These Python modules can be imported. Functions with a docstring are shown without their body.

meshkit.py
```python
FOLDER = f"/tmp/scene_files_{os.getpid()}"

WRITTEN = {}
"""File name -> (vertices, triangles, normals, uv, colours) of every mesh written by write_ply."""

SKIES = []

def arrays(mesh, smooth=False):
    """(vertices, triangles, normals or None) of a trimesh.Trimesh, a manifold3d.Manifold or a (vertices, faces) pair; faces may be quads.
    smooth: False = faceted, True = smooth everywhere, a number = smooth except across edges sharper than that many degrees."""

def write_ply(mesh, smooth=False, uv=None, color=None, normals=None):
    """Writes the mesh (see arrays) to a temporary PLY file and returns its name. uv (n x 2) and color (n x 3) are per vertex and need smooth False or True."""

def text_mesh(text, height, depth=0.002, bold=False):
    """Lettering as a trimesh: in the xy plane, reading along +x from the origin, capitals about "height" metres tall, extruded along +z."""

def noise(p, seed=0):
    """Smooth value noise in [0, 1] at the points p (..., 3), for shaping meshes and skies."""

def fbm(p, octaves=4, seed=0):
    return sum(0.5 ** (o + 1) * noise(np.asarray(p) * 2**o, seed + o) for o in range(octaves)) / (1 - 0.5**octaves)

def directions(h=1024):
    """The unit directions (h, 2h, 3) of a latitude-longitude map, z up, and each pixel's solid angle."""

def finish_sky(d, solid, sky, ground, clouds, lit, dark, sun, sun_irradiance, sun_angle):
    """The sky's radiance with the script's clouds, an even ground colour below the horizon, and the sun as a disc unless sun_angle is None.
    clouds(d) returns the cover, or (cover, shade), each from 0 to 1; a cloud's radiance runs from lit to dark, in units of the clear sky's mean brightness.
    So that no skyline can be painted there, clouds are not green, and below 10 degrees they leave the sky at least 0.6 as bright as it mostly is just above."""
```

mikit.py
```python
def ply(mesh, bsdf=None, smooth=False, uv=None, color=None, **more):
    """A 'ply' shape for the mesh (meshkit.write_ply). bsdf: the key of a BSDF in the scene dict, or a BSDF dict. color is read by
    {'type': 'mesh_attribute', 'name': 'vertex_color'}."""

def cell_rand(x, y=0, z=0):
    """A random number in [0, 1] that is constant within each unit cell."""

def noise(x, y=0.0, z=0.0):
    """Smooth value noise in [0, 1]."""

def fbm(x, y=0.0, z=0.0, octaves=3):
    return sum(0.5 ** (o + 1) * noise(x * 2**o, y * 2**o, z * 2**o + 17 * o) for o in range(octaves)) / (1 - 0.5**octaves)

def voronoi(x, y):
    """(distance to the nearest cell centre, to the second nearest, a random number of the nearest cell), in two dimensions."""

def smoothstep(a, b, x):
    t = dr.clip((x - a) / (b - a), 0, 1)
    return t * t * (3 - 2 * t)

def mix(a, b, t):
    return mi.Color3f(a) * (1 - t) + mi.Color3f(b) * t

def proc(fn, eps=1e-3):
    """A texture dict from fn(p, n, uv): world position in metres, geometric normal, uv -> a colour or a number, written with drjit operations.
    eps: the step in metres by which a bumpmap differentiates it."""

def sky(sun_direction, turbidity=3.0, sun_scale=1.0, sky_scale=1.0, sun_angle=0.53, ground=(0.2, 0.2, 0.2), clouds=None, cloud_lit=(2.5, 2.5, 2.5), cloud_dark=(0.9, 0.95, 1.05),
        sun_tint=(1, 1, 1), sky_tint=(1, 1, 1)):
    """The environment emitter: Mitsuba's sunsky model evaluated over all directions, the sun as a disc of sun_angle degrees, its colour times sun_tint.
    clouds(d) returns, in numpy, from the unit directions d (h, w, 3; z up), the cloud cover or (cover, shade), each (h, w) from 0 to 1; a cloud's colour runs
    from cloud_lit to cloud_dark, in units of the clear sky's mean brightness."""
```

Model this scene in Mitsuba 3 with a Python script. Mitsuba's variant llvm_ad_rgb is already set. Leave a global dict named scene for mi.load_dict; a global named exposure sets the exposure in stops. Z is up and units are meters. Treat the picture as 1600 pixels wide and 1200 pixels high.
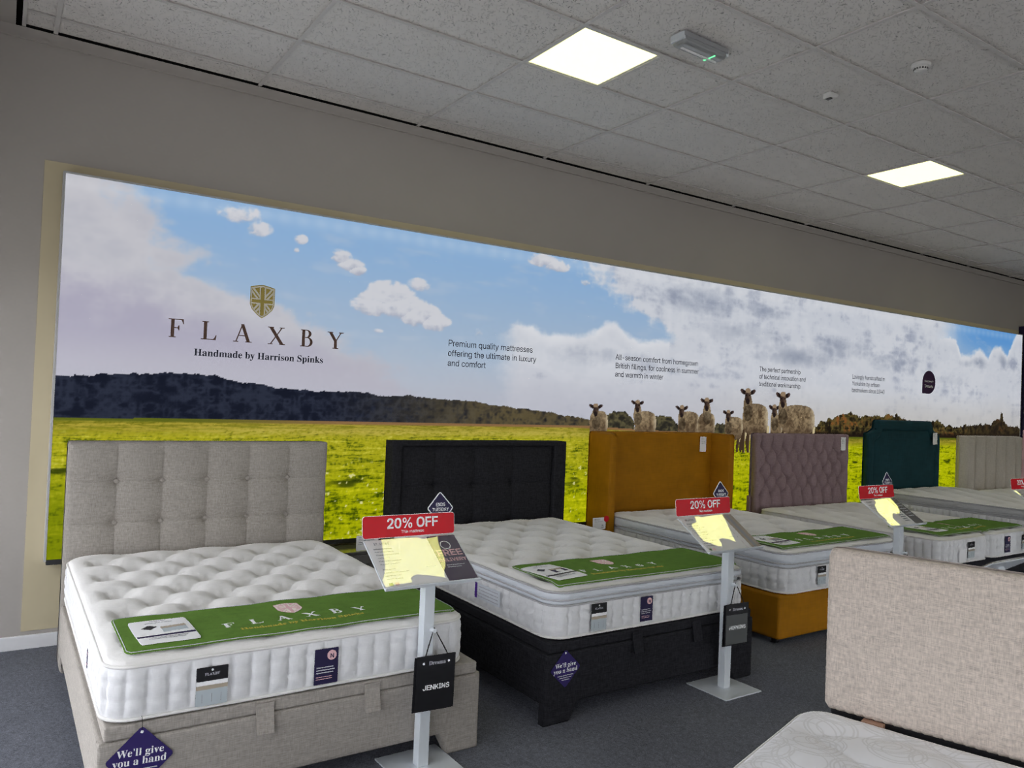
import math, glob
import numpy as np
import drjit as dr
import mitsuba as mi
import trimesh, shapely
import PIL.ImageFont as IFont
from scipy.spatial import Delaunay, cKDTree
from scipy.ndimage import gaussian_filter
from shapely.geometry import Polygon, box as sbox, Point, LineString
from shapely.ops import unary_union
import meshkit, mikit
from mikit import ply, proc, noise, fbm, smoothstep, mix
from meshkit import fbm as nfbm, noise as nnoise

scene, labels = {}, {}
rng = np.random.default_rng(7)
T = mi.ScalarTransform4f

# ---------------------------------------------------------------- camera, sky, exposure
EYE = np.array([-3.7824, -3.9071, 1.5828])
FWD = np.array([0.55350252, 0.83263707, 0.01872074])
UP = -np.array([0.04369665, -0.006586, -0.99902314])
scene['camera'] = {'type': 'perspective', 'fov': 2 * math.degrees(math.atan(800 / 1200.68)), 'fov_axis': 'x', 'near_clip': 0.02, 'far_clip': 200.0,
                   'to_world': T().look_at(EYE.tolist(), (EYE + FWD).tolist(), UP.tolist())}
SKY = 27.5
scene['sky'] = mikit.sky((0.2, -0.5, 0.8), turbidity=4, sun_scale=0.0, sky_scale=SKY, sun_angle=None, ground=(0.46, 0.445, 0.42),
                         clouds=lambda d: np.ones(d.shape[:2]), cloud_lit=(0.97, 1.0, 1.05), cloud_dark=(0.9, 0.95, 1.05))
exposure = 0.0
LAMP = 2.7          # radiance of the ceiling light panels
GLOW = 0.73          # how strongly the backlit picture shines

YW, HC = 1.44, 3.645  # picture wall, ceiling height
XL, XR, YF = -4.6, 12.4, -9.0

# ---------------------------------------------------------------- colour and materials
def lin(r, g=None, b=None):
    a = np.asarray(r if g is None else (r, g, b), float) / 255.0
    return np.where(a <= 0.04045, a / 12.92, ((a + 0.055) / 1.055) ** 2.4)
def rgb(*c): return {'type': 'rgb', 'value': [float(x) for x in c]}
def srgb(*c): return rgb(*lin(*c))
def mat(key, bsdf): scene[key] = {'type': 'twosided', 'b': bsdf}; return key
def paint(key, col, rough=0.6, spec=0.3): return mat(key, {'type': 'principled', 'base_color': rgb(*col), 'roughness': rough, 'specular': spec})
def matt(key, col): return mat(key, {'type': 'diffuse', 'reflectance': rgb(*col)})

def weave(c, amp=0.35, f=330.0, blot=0.1):
    def fn(p, n, uv):
        a = noise(p.x * f, p.y * f, p.z * f * 0.12) + noise(p.x * f * 0.12, p.y * f * 0.12, p.z * f)
        b = noise(p.x * f * 0.3, p.y * f * 0.3, p.z * f * 0.3)
        w = 1 + amp * (a - 1.0) + amp * 0.5 * (b - 0.5) + blot * (fbm(p.x * 6, p.y * 6, p.z * 6) - 0.5)
        return mi.Color3f(*[float(v) for v in c]) * w
    return proc(fn)
def fabric(key, c, amp=0.35, f=330.0, sheen=0.0, blot=0.1, rough=0.9):
    return mat(key, {'type': 'principled', 'base_color': weave(c, amp, f, blot), 'roughness': rough, 'specular': 0.15, 'sheen': sheen})

fabric('linen_grey', (0.335, 0.308, 0.280), 0.30)
fabric('linen_charcoal', (0.019, 0.019, 0.023), 0.55, 300)
fabric('velvet_mustard', (0.33, 0.135, 0.004), 0.10, 120, sheen=0.35, blot=0.35, rough=0.7)
fabric('velvet_teal', (0.007, 0.040, 0.050), 0.15, 120, sheen=0.4, blot=0.3, rough=0.7)
fabric('linen_mauve', (0.26, 0.185, 0.20), 0.2, 250)
fabric('linen_stone', (0.46, 0.42, 0.37), 0.15, 250)
fabric('boucle_beige', (0.50, 0.435, 0.385), 0.34, 420)
fabric('damask', (0.73, 0.715, 0.70), 0.05, 400, blot=0.03)
fabric('border_white', (0.70, 0.70, 0.715), 0.05, 400, blot=0.03)
fabric('piping_white', (0.70, 0.69, 0.67), 0.05, 400)
fabric('piping_grey', (0.42, 0.42, 0.43), 0.1, 400)
fabric('satin_white', (0.64, 0.67, 0.72), 0.04, 400, rough=0.5)
fabric('runner_green', (0.105, 0.200, 0.035), 0.15, 300)
def swirl(p, n, uv):
    # printed line-work of overlapping rings
    k = mi.Float(0)
    for cell, off in ((0.17, 0.0), (0.21, 0.35), (0.26, 0.7)):
        x, y = p.x / cell + off, p.y / cell + off * 1.7
        f1, f2, r = mikit.voronoi(x, y)
        for rr in (0.22, 0.36, 0.42):
            k = dr.maximum(k, 1 - smoothstep(0.0012 / cell, 0.0042 / cell, dr.abs(f1 * (0.8 + 0.4 * r) - rr)))
    return mix((0.76, 0.76, 0.79), (0.50, 0.49, 0.49), k * 0.36)
mat('damask_swirl', {'type': 'principled', 'base_color': proc(swirl), 'roughness': 0.8, 'specular': 0.2})

def wall_fn(p, n, uv):
    v = 1 + 0.05 * (fbm(p.x * 2, p.y * 2, p.z * 2) - 0.5) + 0.03 * (noise(p.x * 90, p.y * 90, p.z * 90) - 0.5)
    return mi.Color3f(0.45, 0.42, 0.395) * v
mat('wall_paint', {'type': 'diffuse', 'reflectance': proc(wall_fn)})
matt('wall_cream', (0.60, 0.525, 0.365))
matt('trim_grey', (0.46, 0.43, 0.405))
paint('white_gloss', (0.78, 0.78, 0.80), 0.4)
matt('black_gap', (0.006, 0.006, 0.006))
def carpet(p, n, uv):
    a = noise(p.x * 300, p.y * 300, 0.5); b = noise(p.x * 90, p.y * 90, 3.5); c = fbm(p.x * 3, p.y * 3, 1.0)
    k = 0.35 + 1.1 * a * a + 0.5 * (b - 0.5) + 0.25 * (c - 0.5)
    return mi.Color3f(0.160, 0.168, 0.196) * dr.maximum(k + 0.35, 0.15)
mat('carpet', {'type': 'bumpmap', 't': proc(lambda p, n, uv: noise(p.x * 260, p.y * 260, 2.0)), 'scale': 0.004, 'b': {'type': 'diffuse', 'reflectance': proc(carpet)}})
def tile_fn(p, n, uv):
    f1, f2, r = mikit.voronoi(p.x * 75 + 3 * noise(p.x * 40, p.y * 40), p.y * 75 + 3 * noise(p.y * 40, p.x * 40 + 9))
    pit = (1 - smoothstep(0.16, 0.31, f1)) * smoothstep(0.45, 0.6, r)
    fine = noise(p.x * 400, p.y * 400, 1.0)
    blot = fbm(p.x * 1.4, p.y * 1.4, 2.0) - 0.5
    return mi.Color3f(0.80, 0.77, 0.745) * (1 - 0.62 * pit) * (0.95 + 0.1 * fine) * (1 + 0.06 * blot)
mat('ceiling_tile', {'type': 'diffuse', 'reflectance': proc(tile_fn)})
paint('grid_white', (0.62, 0.60, 0.585), 0.5)
paint('metal_white', (0.62, 0.66, 0.70), 0.35, 0.5)
paint('plastic_white', (0.72, 0.71, 0.70), 0.4)
paint('plastic_grey', (0.34, 0.345, 0.36), 0.3)
paint('plastic_black', (0.010, 0.010, 0.012), 0.35, 0.5)
paint('card_white', (0.84, 0.84, 0.85), 0.5)
paint('card_red', tuple(lin(200, 22, 34)), 0.45)
paint('card_navy', (0.018, 0.013, 0.055), 0.5)
paint('card_purple', (0.050, 0.030, 0.075), 0.5)
paint('card_black', (0.012, 0.012, 0.014), 0.4)
paint('card_grey', (0.10, 0.105, 0.105), 0.3)
paint('card_taupe', (0.40, 0.34, 0.27), 0.6)
paint('card_blue', (0.43, 0.48, 0.51), 0.6)
paint('card_pink', (0.72, 0.45, 0.48), 0.6)
paint('ink_white', (0.82, 0.82, 0.83), 0.6)
paint('ink_gold', (0.50, 0.42, 0.06), 0.6)
paint('ink_grey', (0.30, 0.31, 0.34), 0.6)
paint('ink_pale', (0.45, 0.45, 0.50), 0.6)
paint('cord_black', (0.008, 0.008, 0.008), 0.6)
paint('wood_dark', (0.045, 0.028, 0.018), 0.45)
paint('wood_pink', (0.45, 0.27, 0.19), 0.6)
paint('grey_lacquer', (0.17, 0.165, 0.16), 0.4)
paint('frame_alu', (0.45, 0.45, 0.46), 0.4, 0.5)
paint('frame_dark', (0.035, 0.035, 0.038), 0.45, 0.4)
scene['acrylic'] = {'type': 'thindielectric', 'int_ior': 1.9}
scene['window_glass'] = {'type': 'thindielectric', 'int_ior': 1.5}
scene['clear_plastic'] = {'type': 'thindielectric', 'int_ior': 1.45}

# ---------------------------------------------------------------- naming
def free(key):
    used = lambda k: k in scene or k in labels or any(s.startswith(k + '__') for s in scene)
    if not used(key): return key
    n = 1
    while used(f'{key}_{n:03d}'): n += 1
    return f'{key}_{n:03d}'
def thing(name, label, cat, group=None):
    key = free(name); labels[key] = {'label': label, 'category': cat}
    if group: labels[key]['group'] = group
    return key
def part(parent, name, mesh, bsdf, smooth=False, label=None, **more):
    key = free(f'{parent}__{name}')
    scene[key] = mesh if isinstance(mesh, dict) else ply(mesh, bsdf, smooth, **more)
    if label: labels[key] = {'label': label}
    return key
def solo(name, label, cat, mesh, bsdf, smooth=False, group=None, **more):
    key = thing(name, label, cat, group)
    scene[key] = ply(mesh, bsdf, smooth, **more)
    return key
def struct(key, mesh, bsdf, smooth=False, label=None, **more):
    scene[key] = ply(mesh, bsdf, smooth, **more); labels[key] = {'kind': 'structure'}
    if label: labels[key]['label'] = label
    return key
# ---------------------------------------------------------------- shapes
def cat(*ms):
    ms = [m for m in (ms[0] if len(ms) == 1 and isinstance(ms[0], list) else ms)]
    return trimesh.util.concatenate(ms)
def bx(x0, x1, y0, y1, z0, z1):
    m = trimesh.creation.box((abs(x1 - x0), abs(y1 - y0), abs(z1 - z0))); m.apply_translation(((x0 + x1) / 2, (y0 + y1) / 2, (z0 + z1) / 2)); return m
SPH = trimesh.creation.icosphere(2).vertices
def rbox(x0, x1, y0, y1, z0, z1, r=0.01):
    c = [(a, b, d) for a in (x0 + r, x1 - r) for b in (y0 + r, y1 - r) for d in (z0 + r, z1 - r)]
    return trimesh.convex.convex_hull(np.vstack([SPH * r + q for q in c]))
def cyl(p, q, r, n=20):
    return trimesh.creation.cylinder(r, segment=[p, q], sections=n)
def frame(o, ax, ay):
    ax, ay = np.asarray(ax, float), np.asarray(ay, float); ax /= np.linalg.norm(ax); ay /= np.linalg.norm(ay)
    M = np.eye(4); M[:3, 0], M[:3, 1], M[:3, 2], M[:3, 3] = ax, ay, np.cross(ax, ay), o; return M
def put(m, M):
    m = m.copy(); m.apply_transform(M); return m
def front(x, y, z): return frame((x, y, z), (1, 0, 0), (0, 0, 1))       # faces the room (-y)
def tube(path, r, n=8, closed=False):
    P = np.asarray(path, float); N = len(P)
    tg = (np.roll(P, -1, 0) - np.roll(P, 1, 0)) if closed else np.gradient(P, axis=0)
    tg /= np.linalg.norm(tg, axis=1, keepdims=True) + 1e-12
    ref = np.array([0, 0, 1.0]) if abs(tg[:, 2]).mean() < 0.8 else np.array([1.0, 0, 0])
    a = np.cross(tg, ref); a /= np.linalg.norm(a, axis=1, keepdims=True) + 1e-12; b = np.cross(a, tg)
    t = np.linspace(0, 2 * np.pi, n, endpoint=False)
    V = (P[:, None] + r * (np.cos(t)[None, :, None] * a[:, None] + np.sin(t)[None, :, None] * b[:, None])).reshape(-1, 3)
    F = []
    for i in range(N if closed else N - 1):
        j = (i + 1) % N
        for k in range(n):
            l = (k + 1) % n
            F += [(i * n + k, j * n + k, j * n + l), (i * n + k, j * n + l, i * n + l)]
    if not closed:
        for k in range(1, n - 1): F += [(0, k, k + 1), ((N - 1) * n, (N - 1) * n + k + 1, (N - 1) * n + k)]
    m = trimesh.Trimesh(V, F, process=False)
    if m.volume < 0: m.invert()
    return m
def ring(poly, sp):
    L = poly.exterior; n = max(8, int(round(L.length / sp)))
    c = np.array([L.interpolate(i / n, normalized=True).coords[0] for i in range(n)])
    v = np.array(L.coords[:-1])                       # keep real corners exact
    if len(v) < 24:
        t = np.sort(np.r_[[L.project(Point(q)) for q in v], np.arange(n) / n * L.length])
        t = t[np.r_[True, np.diff(t) > sp * 0.3]]
        c = np.array([L.interpolate(a).coords[0] for a in t])
    if not L.is_ccw: c = c[::-1]
    return c
def padded(poly, depth, h, er, sp=0.012, extra=None, back=True):
    """An upholstered panel: outline poly in (a, b), front face at c = depth + h(a, b, d), edges rolled over with radius er."""
    rim = ring(poly, sp)
    pts = [rim]
    for k in (0.07, 0.25, 0.55, 1.0):
        q = poly.buffer(-er * k)
        for g in getattr(q, 'geoms', [q]):
            if not g.is_empty: pts.append(ring(g, sp))
    x0, y0, x1, y1 = poly.bounds
    g = np.stack(np.meshgrid(np.arange(x0, x1, sp), np.arange(y0, y1, sp)), -1).reshape(-1, 2)
    inner = poly.buffer(-er * 1.0 - sp * 0.6)
    g = g[shapely.contains_xy(inner, g[:, 0], g[:, 1])]
    if extra is not None and len(extra):
        ex = np.asarray(extra); ex = ex[shapely.contains_xy(inner, ex[:, 0], ex[:, 1])]
        if len(ex):
            g = g[cKDTree(ex).query(g)[0] > sp * 0.35]; pts.append(ex)
    pts.append(g)
    P = np.vstack(pts)
    P = P[np.sort(np.unique(np.round(P, 5), axis=0, return_index=True)[1])]
    nr = len(rim)
    F = Delaunay(P).simplices
    ctr = P[F].mean(1); F = F[shapely.contains_xy(poly, ctr[:, 0], ctr[:, 1])]
    A = np.cross(P[F[:, 1]] - P[F[:, 0]], P[F[:, 2]] - P[F[:, 0]])
    F = F[np.abs(A) > 1e-10]; A = np.cross(P[F[:, 1]] - P[F[:, 0]], P[F[:, 2]] - P[F[:, 0]])
    F[A < 0] = F[A < 0][:, ::-1]
    d = shapely.distance(shapely.points(P), poly.exterior); d[:nr] = 0
    roll = er * (1 - np.sqrt(np.maximum(0, 1 - (1 - np.minimum(d / er, 1)) ** 2)))
    c = depth + h(P[:, 0], P[:, 1], d) - roll
    V = np.c_[P, c]
    R = P[:nr]
    if not back: return trimesh.Trimesh(V, F, process=False)
    nb = len(V)
    V = np.vstack([V, np.c_[R, np.zeros(nr)]])
    i = np.arange(nr); j = (i + 1) % nr
    S = np.vstack([np.c_[i, nb + i, nb + j], np.c_[i, nb + j, j]])
    bv, bf = trimesh.creation.triangulate_polygon(Polygon(R), engine='earcut')
    idx = cKDTree(R).query(bv)[1] + nb
    bf = idx[bf]
    q = V[bf]; s = np.cross(q[:, 1, :2] - q[:, 0, :2], q[:, 2, :2] - q[:, 0, :2])
    bf[s > 0] = bf[s > 0][:, ::-1]
    return trimesh.Trimesh(V, np.vstack([F, S, bf]), process=False)
def flat(_a, _b, d): return 0 * d
def plate(poly, t, bevel=0.0):
    return trimesh.util.concatenate([trimesh.creation.extrude_polygon(g, t, engine='earcut') for g in getattr(poly, 'geoms', [poly])])
def rrect(w, h, r): return sbox(-w / 2 + r, -h / 2 + r, w / 2 - r, h / 2 - r).buffer(r, quad_segs=8)

# lettering -------------------------------------------------------
_true = IFont.truetype
def text(s, height, style='sans', weight=400, depth=0.0006, align='l', squash=1.0):
    """Flat letters in the xy plane. style 'serif' draws with the serif alphabet of the maths font."""
    def pick(path, size, *a, **k):
        if style == 'serif':
            return _true(glob.glob('/opt/blender-*/*/datafiles/fonts/NotoSansMath-Regular.woff2')[0], size)
        f = _true(path, size)
        try: f.set_variation_by_axes([32, weight])
        except Exception: pass
        return f
    if style == 'serif':
        s = ''.join(chr(0x1D400 + ord(c) - 65) if 'A' <= c <= 'Z' else chr(0x1D41A + ord(c) - 97) if 'a' <= c <= 'z' else c for c in s)
    IFont.truetype = pick
    try: m = meshkit.text_mesh(s, height, depth)
    finally: IFont.truetype = _true
    m.vertices[:, 0] *= squash
    w = m.bounds[1][0]
    m.vertices[:, 0] -= {'l': 0, 'c': w / 2, 'r': w}[align]
    return m
def serif_caps(word, H, gap, stem=0.17, thin=0.045):
    """High-contrast serif capitals drawn as outlines (only the six letters that are needed); spaced widely. Returns list of meshes centred at x = 0."""
    def bar(x0, y0, x1, y1, w): return LineString([(x0, y0), (x1, y1)]).buffer(w / 2, cap_style='flat')
    def serif(x, y, w=0.34): return sbox(x - w / 2, y if y < 0.5 else y - thin, x + w / 2, y + thin if y < 0.5 else y)
    s, t = stem, thin
    G = {}
    G['F'] = (unary_union([bar(0.2, 0, 0.2, 1, s), serif(0.2, 0), serif(0.15, 1), sbox(0.1, 1 - t, 0.72, 1), Polygon([(0.6, 1), (0.74, 1), (0.76, 0.74), (0.72, 0.74), (0.68, 0.88)]),
                           sbox(0.2, 0.5, 0.52, 0.5 + t), Polygon([(0.5, 0.39), (0.54, 0.39), (0.54, 0.66), (0.5, 0.66), (0.44, 0.53)])]), 0.76)
    G['L'] = (unary_union([bar(0.2, 0, 0.2, 1, s), serif(0.2, 1), serif(0.15, 0), sbox(0.1, 0, 0.74, t), Polygon([(0.55, 0), (0.76, 0), (0.80, 0.27), (0.76, 0.27), (0.68, 0.1)])]), 0.8)
    G['A'] = (unary_union([bar(0.13, 0, 0.47, 1.0, t * 1.3), bar(0.83, 0, 0.46, 1.02, s), serif(0.13, 0, 0.28), serif(0.83, 0, 0.36), sbox(0.25, 0.34, 0.7, 0.34 + t)]).intersection(sbox(-1, 0, 2, 1.02)), 0.98)
    G['X'] = (unary_union([bar(0.16, 1, 0.84, 0, s * 1.05), bar(0.16, 0, 0.82, 1, t * 1.3), serif(0.17, 1, 0.34), serif(0.82, 1, 0.28), serif(0.16, 0, 0.28), serif(0.84, 0, 0.34)]).intersection(sbox(-1, 0, 2, 1)), 0.98)
    def bowl(cx, cy, rx, ry):
        o = shapely.affinity.scale(Point(0, 0).buffer(1, quad_segs=12), rx, ry); i = shapely.affinity.scale(Point(0, 0).buffer(1, quad_segs=12), rx - s * 0.95, ry - t)
        return shapely.affinity.translate(o.difference(i).intersection(sbox(0, -2, 2, 2)), cx, cy)
    G['B'] = (unary_union([bar(0.2, 0, 0.2, 1, s), serif(0.15, 0, 0.24), serif(0.15, 1, 0.24), sbox(0.2, 1 - t, 0.4, 1), sbox(0.2, 0, 0.42, t), sbox(0.2, 0.52, 0.42, 0.52 + t),
                           bowl(0.38, 0.76, 0.29, 0.24), bowl(0.42, 0.28, 0.34, 0.285)]), 0.78)
    G['Y'] = (unary_union([bar(0.13, 1, 0.48, 0.45, s), bar(0.82, 1, 0.5, 0.45, t * 1.3), bar(0.48, 0, 0.48, 0.5, s), serif(0.48, 0, 0.36), serif(0.14, 1, 0.34), serif(0.82, 1, 0.28)]).intersection(sbox(-1, 0, 2, 1)), 0.96)
    out, x = [], 0.0
    for ch in word:
        g, w = G[ch]; out.append(shapely.affinity.affine_transform(g, [H, 0, 0, H, x, 0])); x += w * H + gap
    x -= gap
    return [trimesh.util.concatenate([trimesh.creation.extrude_polygon(p, 0.0006, engine='earcut') for p in getattr(shapely.affinity.translate(g, -x / 2, 0), 'geoms', [shapely.affinity.translate(g, -x / 2, 0)]) if p.area > 1e-9]) for g in out]
SHIELD = Polygon([(-.5, .62), (-.25, .68), (0, .73), (.25, .68), (.5, .62), (.5, -.1), (.42, -.3), (.2, -.52), (0, -.66), (-.2, -.52), (-.42, -.3), (-.5, -.1)])
def shield(w):
    """The union-flag shield: (outline + ground, flag crosses) as flat plates, unit width w."""
    inner = shapely.affinity.scale(SHIELD, 0.86, 0.86, origin=(0, 0))
    line = SHIELD.difference(shapely.affinity.scale(SHIELD, 0.95, 0.95, origin=(0, 0)))
    lines = []
    for a in ((-.5, .6, .5, -.6), (-.5, -.6, .5, .6)):
        L = LineString([a[:2], a[2:]]); lines.append(L.buffer(0.10).difference(L.buffer(0.025)))
    ww = unary_union([sbox(-.13, -1, .13, 1).difference(sbox(-.075, -1, .075, 1)), sbox(-1, -.08, 1, .16).difference(sbox(-1, -.025, 1, .105))])
    cross = unary_union([sbox(-.075, -1, .075, 1), sbox(-1, -.025, 1, .105)])
    light = unary_union([*lines]).difference(unary_union([sbox(-.13, -1, .13, 1), sbox(-1, -.08, 1, .16)]))
    light = unary_union([light, ww.difference(cross)]).intersection(inner)
    gold = unary_union([inner.difference(light), line])
    bg = SHIELD.difference(gold)
    f = lambda g, z: put(plate(shapely.affinity.scale(g, w, w, origin=(0, 0)), 0.0005), np.array([[1, 0, 0, 0], [0, 1, 0, 0], [0, 0, 1, z], [0, 0, 0, 1.0]]))
    polys = lambda g: unary_union([p for p in getattr(g, 'geoms', [g]) if p.geom_type == 'Polygon' and p.area > 1e-5])
    return f(polys(bg), 0), f(polys(gold), 0)

# ================================================================ SETTING
struct('floor', bx(XL - .1, XR + .1, YF - .1, YW + .1, -0.1, 0.0), 'carpet')
wb = struct('wall_back', bx(XL, XR, YW, YW + 0.15, 0, HC + 0.1), 'wall_paint')
part(wb, 'painted_border', bx(-3.622, 8.76, YW - 0.006, YW - 0.0005, 0.1, 2.888), 'wall_cream', label='cream painted border around the picture')
struct('wall_right', bx(XR, XR + .15, YF, YW, 0, HC + 0.1), 'wall_paint')
struct('baseboard_back', cat(bx(XL, XR, YW - 0.024, YW - 0.0065, 0, 0.068), rbox(XL, XR, YW - 0.022, YW - 0.0065, 0.05, 0.078, 0.004)), 'white_gloss')
tr = struct('trim_1', cat(bx(XL, XR, YW - 0.012, YW - 0.0005, 3.572, 3.641), bx(XL, XR, YW - 0.02, YW - 0.0005, 3.572, 3.584)), 'trim_grey')
part(tr, 'shadow_gap', bx(XL, XR, YW - 0.008, YW - 0.0005, 3.641, HC + 0.02), 'black_gap')  # black strip, its colour stands in for the shade above the trim
# shopfront glazing behind and to the left of the camera
def glazed_wall(key, horiz, at, lo, hi, g0, g1, n, w0):
    z0, z1 = 0.12, 2.35
    def B(a0, a1, b0, b1, c0, c1): return bx(a0, a1, b0, b1, c0, c1) if horiz else bx(b0, b1, a0, a1, c0, c1)
    s = 0.075
    struct(key, cat(B(lo, hi, at - s, at + s, z1, HC + .1), B(lo, hi, at - s, at + s, 0, z0), B(lo, g0, at - s, at + s, z0, z1), B(g1, hi, at - s, at + s, z0, z1)), 'wall_paint')
    for k in range(n):
        a, b = g0 + (g1 - g0) * k / n, g0 + (g1 - g0) * (k + 1) / n
        w = f'window_{w0 + k}'; labels[w] = {'kind': 'structure'}
        f = 0.05
        part(w, 'frame', cat(B(a, a + f, at - .04, at + .04, z0, z1), B(b - f, b, at - .04, at + .04, z0, z1), B(a + f, b - f, at - .04, at + .04, z0, z0 + f), B(a + f, b - f, at - .04, at + .04, z1 - f, z1)), 'frame_alu')
        V = np.array([B(a + f, b - f, at, at, z0 + f, z1 - f).bounds[i] for i in (0, 1)])
        (xa, ya, za), (xb, yb, zb) = V
        q = [(xa, ya, za), (xb, yb, za), (xb, yb, zb), (xa, ya, zb)]
        part(w, 'pane', (np.array(q), np.array([[0, 1, 2], [0, 2, 3]])), 'window_glass')
glazed_wall('wall_left', False, XL - 0.075, YF, YW, -8.7, 1.2, 7, 1)
glazed_wall('wall_front', True, YF - 0.075, XL, XR, -4.3, 10.0, 8, 8)

# ceiling: lay-in tiles on a white grid, rows 0.6 m and columns 1.2 m
GX, GY = [1.2 * i for i in range(-3, 11)], [0.6 * j for j in range(2, -16, -1)]
X0C, Y0C = -3.77, -9.0
struct('ceiling', cat(bx(XL, XR, YF, YW, HC + 0.05, HC + 0.2)), 'trim_grey')
part('ceiling', 'plaster_margin', bx(XL, X0C - 0.03, YF, YW - 0.001, HC - 0.004, HC + 0.05), 'trim_grey', label='plain plaster strip left of the tiles')
part('ceiling', 'shadow_gap', bx(X0C - 0.03, X0C, YF, YW - 0.001, HC + 0.012, HC + 0.05), 'black_gap')  # black filler paints the shade of the recess beside the tiles
def bar_mesh(a0, a1, at, horiz):
    w = 0.012
    m = [(a0, a1, at - w, at + w, HC, HC + 0.004), (a0, a1, at - .003, at + .003, HC + 0.004, HC + 0.04)]
    return cat([bx(*q) if horiz else bx(q[2], q[3], q[0], q[1], q[4], q[5]) for q in m])
for y in GY: part('ceiling', 'grid_rail', bar_mesh(X0C, XR, y, True), 'grid_white')
for x in GX: part('ceiling', 'grid_rail', bar_mesh(YF, YW, x, False), 'grid_white')
part('ceiling', 'wall_angle', bx(X0C, X0C + 0.02, YF, YW, HC - .001, HC + .004), 'grid_white')
LIGHT_CELLS = [(i, j) for i in (-1, 2, 5, 8) for j in (0, -6, -12)]      # (column, row of its wall-side edge); the light fills the left half
tiles = {}
def tile(x0, x1, y0, y1):
    k = (round(x1 - x0, 3), round(y1 - y0, 3))
    if k not in tiles:
        m = trimesh.creation.box((k[0] - 0.008, k[1] - 0.008, 0.014))
        tiles[k] = ply(m, 'ceiling_tile')
    part('ceiling', 'tile', {**tiles[k], 'to_world': T().translate([(x0 + x1) / 2, (y0 + y1) / 2, HC + 0.004 + 0.0155])}, None)
xs = [X0C] + GX + [XR]; ys = [YW - 0.012] + GY
for a in range(len(xs) - 1):
    for b in range(len(ys) - 1):
        i, j = a - 4, 3 - b         # xs[a] = 1.2 i for a >= 1 ; ys[b] = 0.6 j for b >= 1
        if (i, j) in LIGHT_CELLS:
            tile(xs[a] + 0.6, xs[a + 1], ys[b + 1], ys[b]); part('ceiling', 'grid_rail', bar_mesh(ys[b + 1], ys[b], xs[a] + 0.6, False), 'grid_white')
        else: tile(xs[a], xs[a + 1], ys[b + 1], ys[b])

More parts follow.
